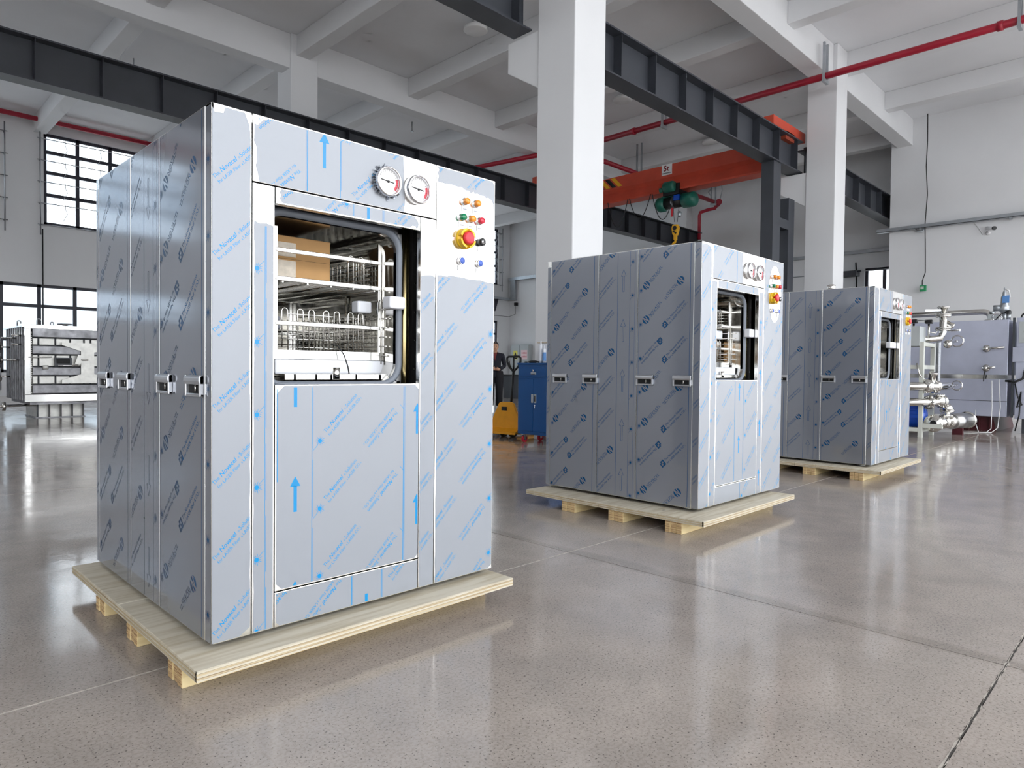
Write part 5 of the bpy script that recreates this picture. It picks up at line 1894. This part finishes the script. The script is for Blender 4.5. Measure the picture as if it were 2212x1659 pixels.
# pedestal
MB().box(.1, RW - .05, .1, RL - .1, Z0 - .06, Z0).build('base_plate', 'weldsteel', rv)
pd = MB().box(.28, 1.14, .52, 1.6, 0.02, Z0 - .06).build('pedestal', 'weldlight', rv)
MB().box(.26, 1.16, .50, 1.62, 0.0, .02).build('pedestal_foot', 'weldsteel', pd)
for k in range(5):
    x = .28 + k * .205
    MB().box(x, x + .014, .40, .52, 0.02, Z0 - .06).build('pedestal_rib', 'girder', pd)
# drain rollers low on the left flank
MB().tube([(-.9, .6, .26), (.3, .6, .27)], .026, 10).build('axle', 'mirror', rv)
for x in (-.26, -.52):
    MB().cyl((x - .03, .6, .26), (x + .03, .6, .26), .09, n=18).build('roller', 'mirror', rv)
# second vessel, cut by the picture edge
r2 = thing('ribbed_vessel', 'second raw steel vessel partly cut by the left picture edge', 'vessel', (1.0, 18.3, 0))
MB().box(0, 1.55, 0, 1.8, .45, 1.75).build('shell', 'weldsteel', r2, .01)
for k in range(4):
    MB().box(-.03, 1.58, -.08, .0, .55 + .32 * k, .72 + .32 * k).build('channel_rib', 'weldsteel', r2, .01)
MB().box(-.02, 1.57, -.05, 1.8, 1.75, 1.84).build('top_frame', 'bare', r2, .01)
MB().box(.2, 1.35, .2, 1.5, 0, .45).build('pedestal', 'weldsteel', r2)
for (x, z) in ((1.5, 1.5), (1.5, 1.2), (1.48, .8)):
    MB().lathe([(.07, 0), (.07, .1), (.1, .1), (.1, .13), (0, .13)], (x, -.05, z), (0, -1, 0), 14).build('nozzle', 'mirror', r2)

# ------------------------------------------------------------------ blue tool cabinet (front faces -x)
bc = thing('tool_cabinet', 'blue steel tool cabinet on red casters beside the middle machine', 'cabinet', (7.44, 6.62, 0))
BW, BD = .66, .48
b0 = .135
MB().box(0, BD, 0, BW, b0, 1.215).build('body', 'bluecab', bc, .006)
MB().box(-.012, BD + .01, -.012, BW + .012, 1.195, 1.222).build('top', 'bluecab', bc, .004)
dr = MB().box(-.012, 0, .035, BW - .035, 1.01, 1.15).build('drawer', 'bluecab', bc, .005)
MB().box(-.03, -.012, .27, .37, 1.045, 1.08).build('label_holder', 'galv', dr, .003)
MB().box(-.036, -.03, .285, .355, 1.05, 1.062).build('pull_slot', 'dark', dr)
MB().lathe([(0, 0), (.014, 0), (.014, .012), (0, .012)], (-.012, .33, 1.105), (-1, 0, 0), 12).tube([(-.03, .33, 1.105), (-.035, .33, 1.12), (-.035, .31, 1.12)], .004, 6).build('lock', 'chrome', dr)
for k in range(2):
    y0, y1 = (.332, BW - .02) if k else (.02, .328)
    d = MB().box(-.012, 0, y0, y1, b0 + .05, .985).build('door', 'bluecab', bc, .005)
    yh = .345 if k else .285
    MB().box(-.02, -.011, yh - .02 + (0.0), yh + .022, .62, .75).build('handle', 'galv', d, .004)
    MB().box(-.0215, -.02, yh - .008, yh + .012, .64, .73).build('handle_recess', 'elec' if k else 'dark', d)
    if not k:
        MB().lathe([(0, 0), (.012, 0), (.012, .012), (0, .012)], (-.012, .29, .58), (-1, 0, 0), 10).tube([(-.02, .29, .58), (-.025, .285, .53)], .004, 6).build('lock', 'chrome', d)
for (x, y) in ((.06, BW - .07), (.06, .07), (BD - .06, BW - .07), (BD - .06, .07)):
    c = MB().box(x - .04, x + .04, y - .03, y + .03, b0 - .012, b0).build('caster', 'chrome', bc)
    MB().cyl((x + .02, y - .018, .052), (x + .02, y + .018, .052), .052, n=20).build('wheel', 'redwheel', c)
    MB().box(x - .01, x + .04, y - .026, y - .020, .04, b0 - .01).box(x - .01, x + .04, y + .020, y + .026, .04, b0 - .01).build('fork', 'chrome', c)
gl = thing('work_glove', 'crumpled black glove lying on the blue cabinet', 'glove', (7.50, 7.02, 1.222))
MB().sphere((0, 0, .018), .06, 12, (1.0, 1.6, .32)).sphere((.02, -.11, .014), .03, 10, (1, 1.5, .45)).sphere((-.03, .12, .012), .025, 10, (1, 1.6, .45)).sphere((.05, .10, .012), .022, 10, (1, 1.8, .5)).build('glove_body', 'rubber', gl)
for k, (y, m_, h) in enumerate(((6.86, 'tube_white', .33), (6.79, 'tube_blue', .26))):
    s = thing('sealant_tube', ('tall white sealant cartridge on the blue cabinet', 'shorter blue and white sealant cartridge on the blue cabinet')[k], 'cartridge', (7.49, y, 1.222))
    MB().lathe([(0, 0), (.026, 0), (.026, h * .78), (.02, h * .82), (.012, h * .84), (.007, h), (0, h)], (0, 0, 0), (0, 0, 1), 16).build('cartridge', 'tube_white', s)
    MB().lathe([(.0265, .03), (.0265, h * .6)], (0, 0, 0), (0, 0, 1), 16).build('printed_band', m_, s)
bx = thing('plastic_tub', 'pale lidded tub standing behind the cartridges on the blue cabinet', 'tub', (7.66, 6.82, 1.222))
MB().prism([(-.10, -.16, 0), (.10, -.16, 0), (.10, .16, 0), (-.10, .16, 0)], (0, 0, .30)).build('tub_body', 'foam', bx, .012)
MB().box(-.11, .11, -.17, .17, .30, .315).build('lid', 'tape', bx)

# ------------------------------------------------------------------ yellow pallet jack
pj = thing('pallet_jack', 'yellow hand pallet jack with black handle left of the blue cabinet', 'pallet jack', (7.95, 7.95, 0), 0.12)
MB().prism([(-.10, -.30, .10), (-.10, .34, .10), (-.10, .36, .20), (-.10, .17, .56), (-.10, .12, .58), (-.10, -.08, .58), (-.10, -.13, .56), (-.10, -.30, .20)], (.05, 0, 0)).build('shield', 'jack', pj, .01)
MB().box(-.115, -.10, .0, .10, .44, .50).build('maker_plate', 'black', pj)
MB().box(-.05, .10, -.27, .30, .05, .16).build('bridge', 'jack', pj, .01)
for y in (-.20, .23):
    MB().box(.08, 1.15, y - .08, y + .08, .055, .115).build('fork', 'jack', pj, .008)
    MB().cyl((1.0, y - .05, .045), (1.0, y + .05, .045), .042, n=14).build('fork_roller', 'black', pj)
MB().prism([(-.24, -.28, .06), (-.24, .34, .06), (-.10, .30, .12), (-.10, -.26, .12)], (0, 0, .03)).build('skirt', 'jack', pj)
for y in (-.07, .12):
    MB().cyl((-.02, y - .03, .09), (-.02, y + .03, .09), .09, n=20).build('steer_wheel', 'black', pj)
MB().cyl((.02, .02, .15), (.02, .02, .5), .05, n=14).build('pump_cylinder', 'galv', pj)
MB().tube([(.03, .02, .45), (.06, -.01, 1.10)], .022, 10).build('draw_bar', 'black', pj)
lp = [(.06, -.01, 1.08), (.06, -.10, 1.16), (.065, -.15, 1.24), (.065, -.15, 1.31), (.065, -.12, 1.335), (.065, .10, 1.335), (.065, .135, 1.31), (.065, .13, 1.24), (.06, .08, 1.16), (.06, -.01, 1.08)]
MB().tube(lp, .018, 10).build('handle_loop', 'black', pj)
MB().tube([(.06, -.01, 1.08), (.06, -.01, 1.335)], .015, 8).tube([(.05, .02, 1.12), (.04, .06, 1.2), (.04, .07, 1.26)], .010, 6).build('release_lever', 'black', pj)
MB().obox((-.06, -.27, .36), (.05, .05, .2), (.5, 0, 0)).obox((-.06, -.30, .30), (.05, .04, .1), (.3, 0, 0)).build('wrap_scrap', 'foam', pj)

# dark bins and carton by the end wall, behind the jack
bn = thing('dark_bin', 'row of dark panels standing low behind the pallet jack', 'panel stack', (18.4, 17.9, 0))
for k in range(4):
    MB().box(.03 * k, .45, .36 * k - .4, .36 * k - .06, 0, .86).build('panel', 'girder', bn, .01)
MB().box(-.02, .5, -.42, 1.05, .86, .90).build('top_board', 'rubber', bn)
cb3 = thing('small_carton', 'small brown carton on the dark panels behind the pallet jack', 'box', (18.5, 17.55, .90))
MB().box(0, .3, 0, .32, 0, .30).build('carton', 'cardboard', cb3, .004)
MB().box(-.002, 0, .08, .22, .14, .26).build('carton_label', 'label', cb3)


# ------------------------------------------------------------------ person
def skin_mesh(name, verts, edges, radii, material, parent, root=0, sub=2):
    me = bpy.data.meshes.new(name)
    me.from_pydata(verts, edges, [])
    o = bpy.data.objects.new(name, me)
    COL.objects.link(o)
    o.parent = parent
    sm = o.modifiers.new('skin', 'SKIN')
    sm.use_smooth_shade = True
    lay = me.skin_vertices[0].data if me.skin_vertices else None
    if lay is None:
        bm = bmesh.new()
        bm.from_mesh(me)
        bm.verts.layers.skin.verify()
        bm.to_mesh(me)
        bm.free()
        lay = me.skin_vertices[0].data
    for i, r in enumerate(radii):
        lay[i].radius = r if isinstance(r, tuple) else (r, r)
        lay[i].use_root = (i == root)
    ss = o.modifiers.new('sub', 'SUBSURF')
    ss.levels = sub
    ss.render_levels = sub
    me.materials.append(M[material])
    return o


# figure faces the viewer (local -y), hands together at the waist
ps = thing('person', 'person in dark work clothes with short black hair standing behind the yellow pallet jack', 'person', (13.0, 13.62, 0), -PI / 4)
ps.scale = (1.045, 1.045, 1.045)
V = [(0, 0, .96), (0, .0, 1.12), (0, .01, 1.30), (0, .015, 1.44), (0, .01, 1.52),
     (.10, 0, .90), (.115, -.01, .50), (.12, .03, .10), (.125, -.10, .045),
     (-.10, 0, .90), (-.115, -.01, .50), (-.12, .03, .10), (-.125, -.10, .045),
     (.19, .015, 1.43), (.255, .04, 1.15), (.12, -.22, 1.06),
     (-.19, .015, 1.43), (-.255, .04, 1.15), (-.08, -.22, 1.08)]
E = [(0, 1), (1, 2), (2, 3), (3, 4), (0, 5), (5, 6), (6, 7), (7, 8), (0, 9), (9, 10), (10, 11), (11, 12), (3, 13), (13, 14), (14, 15), (3, 16), (16, 17), (17, 18)]
Rr = [(.165, .115), (.155, .11), (.175, .125), (.15, .10), .06, .105, .075, .058, .05, .105, .075, .058, .05, .075, .06, .045, .075, .06, .045]
body = skin_mesh('body', V, E, Rr, 'cloth', ps)
# head: lathe-like ellipsoid with jaw, nose, ears
hd = MB().sphere((0, -.005, 1.665), .1, 20, (.78, .94, 1.18))
hd.sphere((0, -.03, 1.60), .066, 14, (.85, .95, .9))
hd.prism([(-.014, -.098, 1.635), (.014, -.098, 1.635), (.009, -.09, 1.685), (-.009, -.09, 1.685)], (0, -.016, -.004))
hd.sphere((.080, .0, 1.655), .022, 10, (.4, .8, 1.3)).sphere((-.080, .0, 1.655), .022, 10, (.4, .8, 1.3))
hd.tube([(0, .005, 1.48), (0, .0, 1.60)], [.058, .052], 14)
ho_ = hd.build('head', 'skin', ps)
MB().sphere((0, .018, 1.70), .1, 18, (.86, .93, .95)).box(-.06, .06, -.085, .0, 1.745, 1.765).build('hair', 'hair', ps)
for s in (-1, 1):
    MB().sphere((s * .030, -.088, 1.668), .012, 8, (1.3, .6, .6)).build('eye', 'textblack', ps)
    MB().box(s * .030 - .017, s * .030 + .017, -.098, -.088, 1.690, 1.696).build('eyebrow', 'hair', ps)
MB().box(-.024, .024, -.096, -.088, 1.603, 1.609).build('mouth', 'shirt_red', ps)
MB().prism([(-.05, -.095, 1.50), (.05, -.095, 1.50), (0, -.135, 1.28)], (0, .02, 0)).build('inner_shirt', 'shirt_red', ps)
# collar
MB().tube([tuple(q) for q in arc((0, .0, 1.50), .068, 0, 2 * PI, 16, (1, 0, 0), (0, 1, .25))], .018, 8).build('collar', 'cloth', ps)
# trousers over the legs
for s in (-1, 1):
    MB().tube([(s * .085, 0, 1.0), (s * .105, 0, .90), (s * .115, -.01, .5), (s * .12, .02, .10)], [.12, .125, .095, .085], 16).build('trouser_leg', 'trouser', ps)
    MB().tube([(s * .122, .07, .045), (s * .123, -.02, .045), (s * .126, -.15, .04), (s * .127, -.19, .035)], [.046, .05, .045, .025], 12).build('shoe', 'rubber', ps)


def hand(palm, dirv, upv, side):
    """palm with four separate curled fingers and a thumb"""
    d = Vector(dirv).normalized()
    u = Vector(upv).normalized()
    w_ = d.cross(u).normalized()
    p = Vector(palm)
    mb = MB()
    mb.tube([p - d * .03, p, p + d * .045, p + d * .08], [.026, .034, .038, .03], 12)
    for i, ln in enumerate((.070, .080, .074, .058)):
        b = p + d * .075 + u * (.027 - .018 * i)
        k1 = b + d * ln * .45 + w_ * .004
        k2 = k1 + d * ln * .30 + w_ * .018
        k3 = k2 + d * ln * .12 + w_ * .022
        mb.tube([b - d * .02, b, k1, k2, k3], [.0095, .0095, .009, .008, .006], 8)
    t0 = p + u * .03 + d * .01
    mb.tube([p + d * .0, t0, t0 + u * .022 + d * .03, t0 + u * .022 + d * .055 + w_ * .01], [.014, .013, .011, .008], 8)
    return mb


hand((.105, -.24, 1.06), (-.9, -.35, .05), (0, -.2, 1), 1).build('hand', 'skin', ps)
hand((-.06, -.245, 1.08), (.85, -.45, -.1), (0, -.2, 1), -1).build('hand', 'skin', ps)
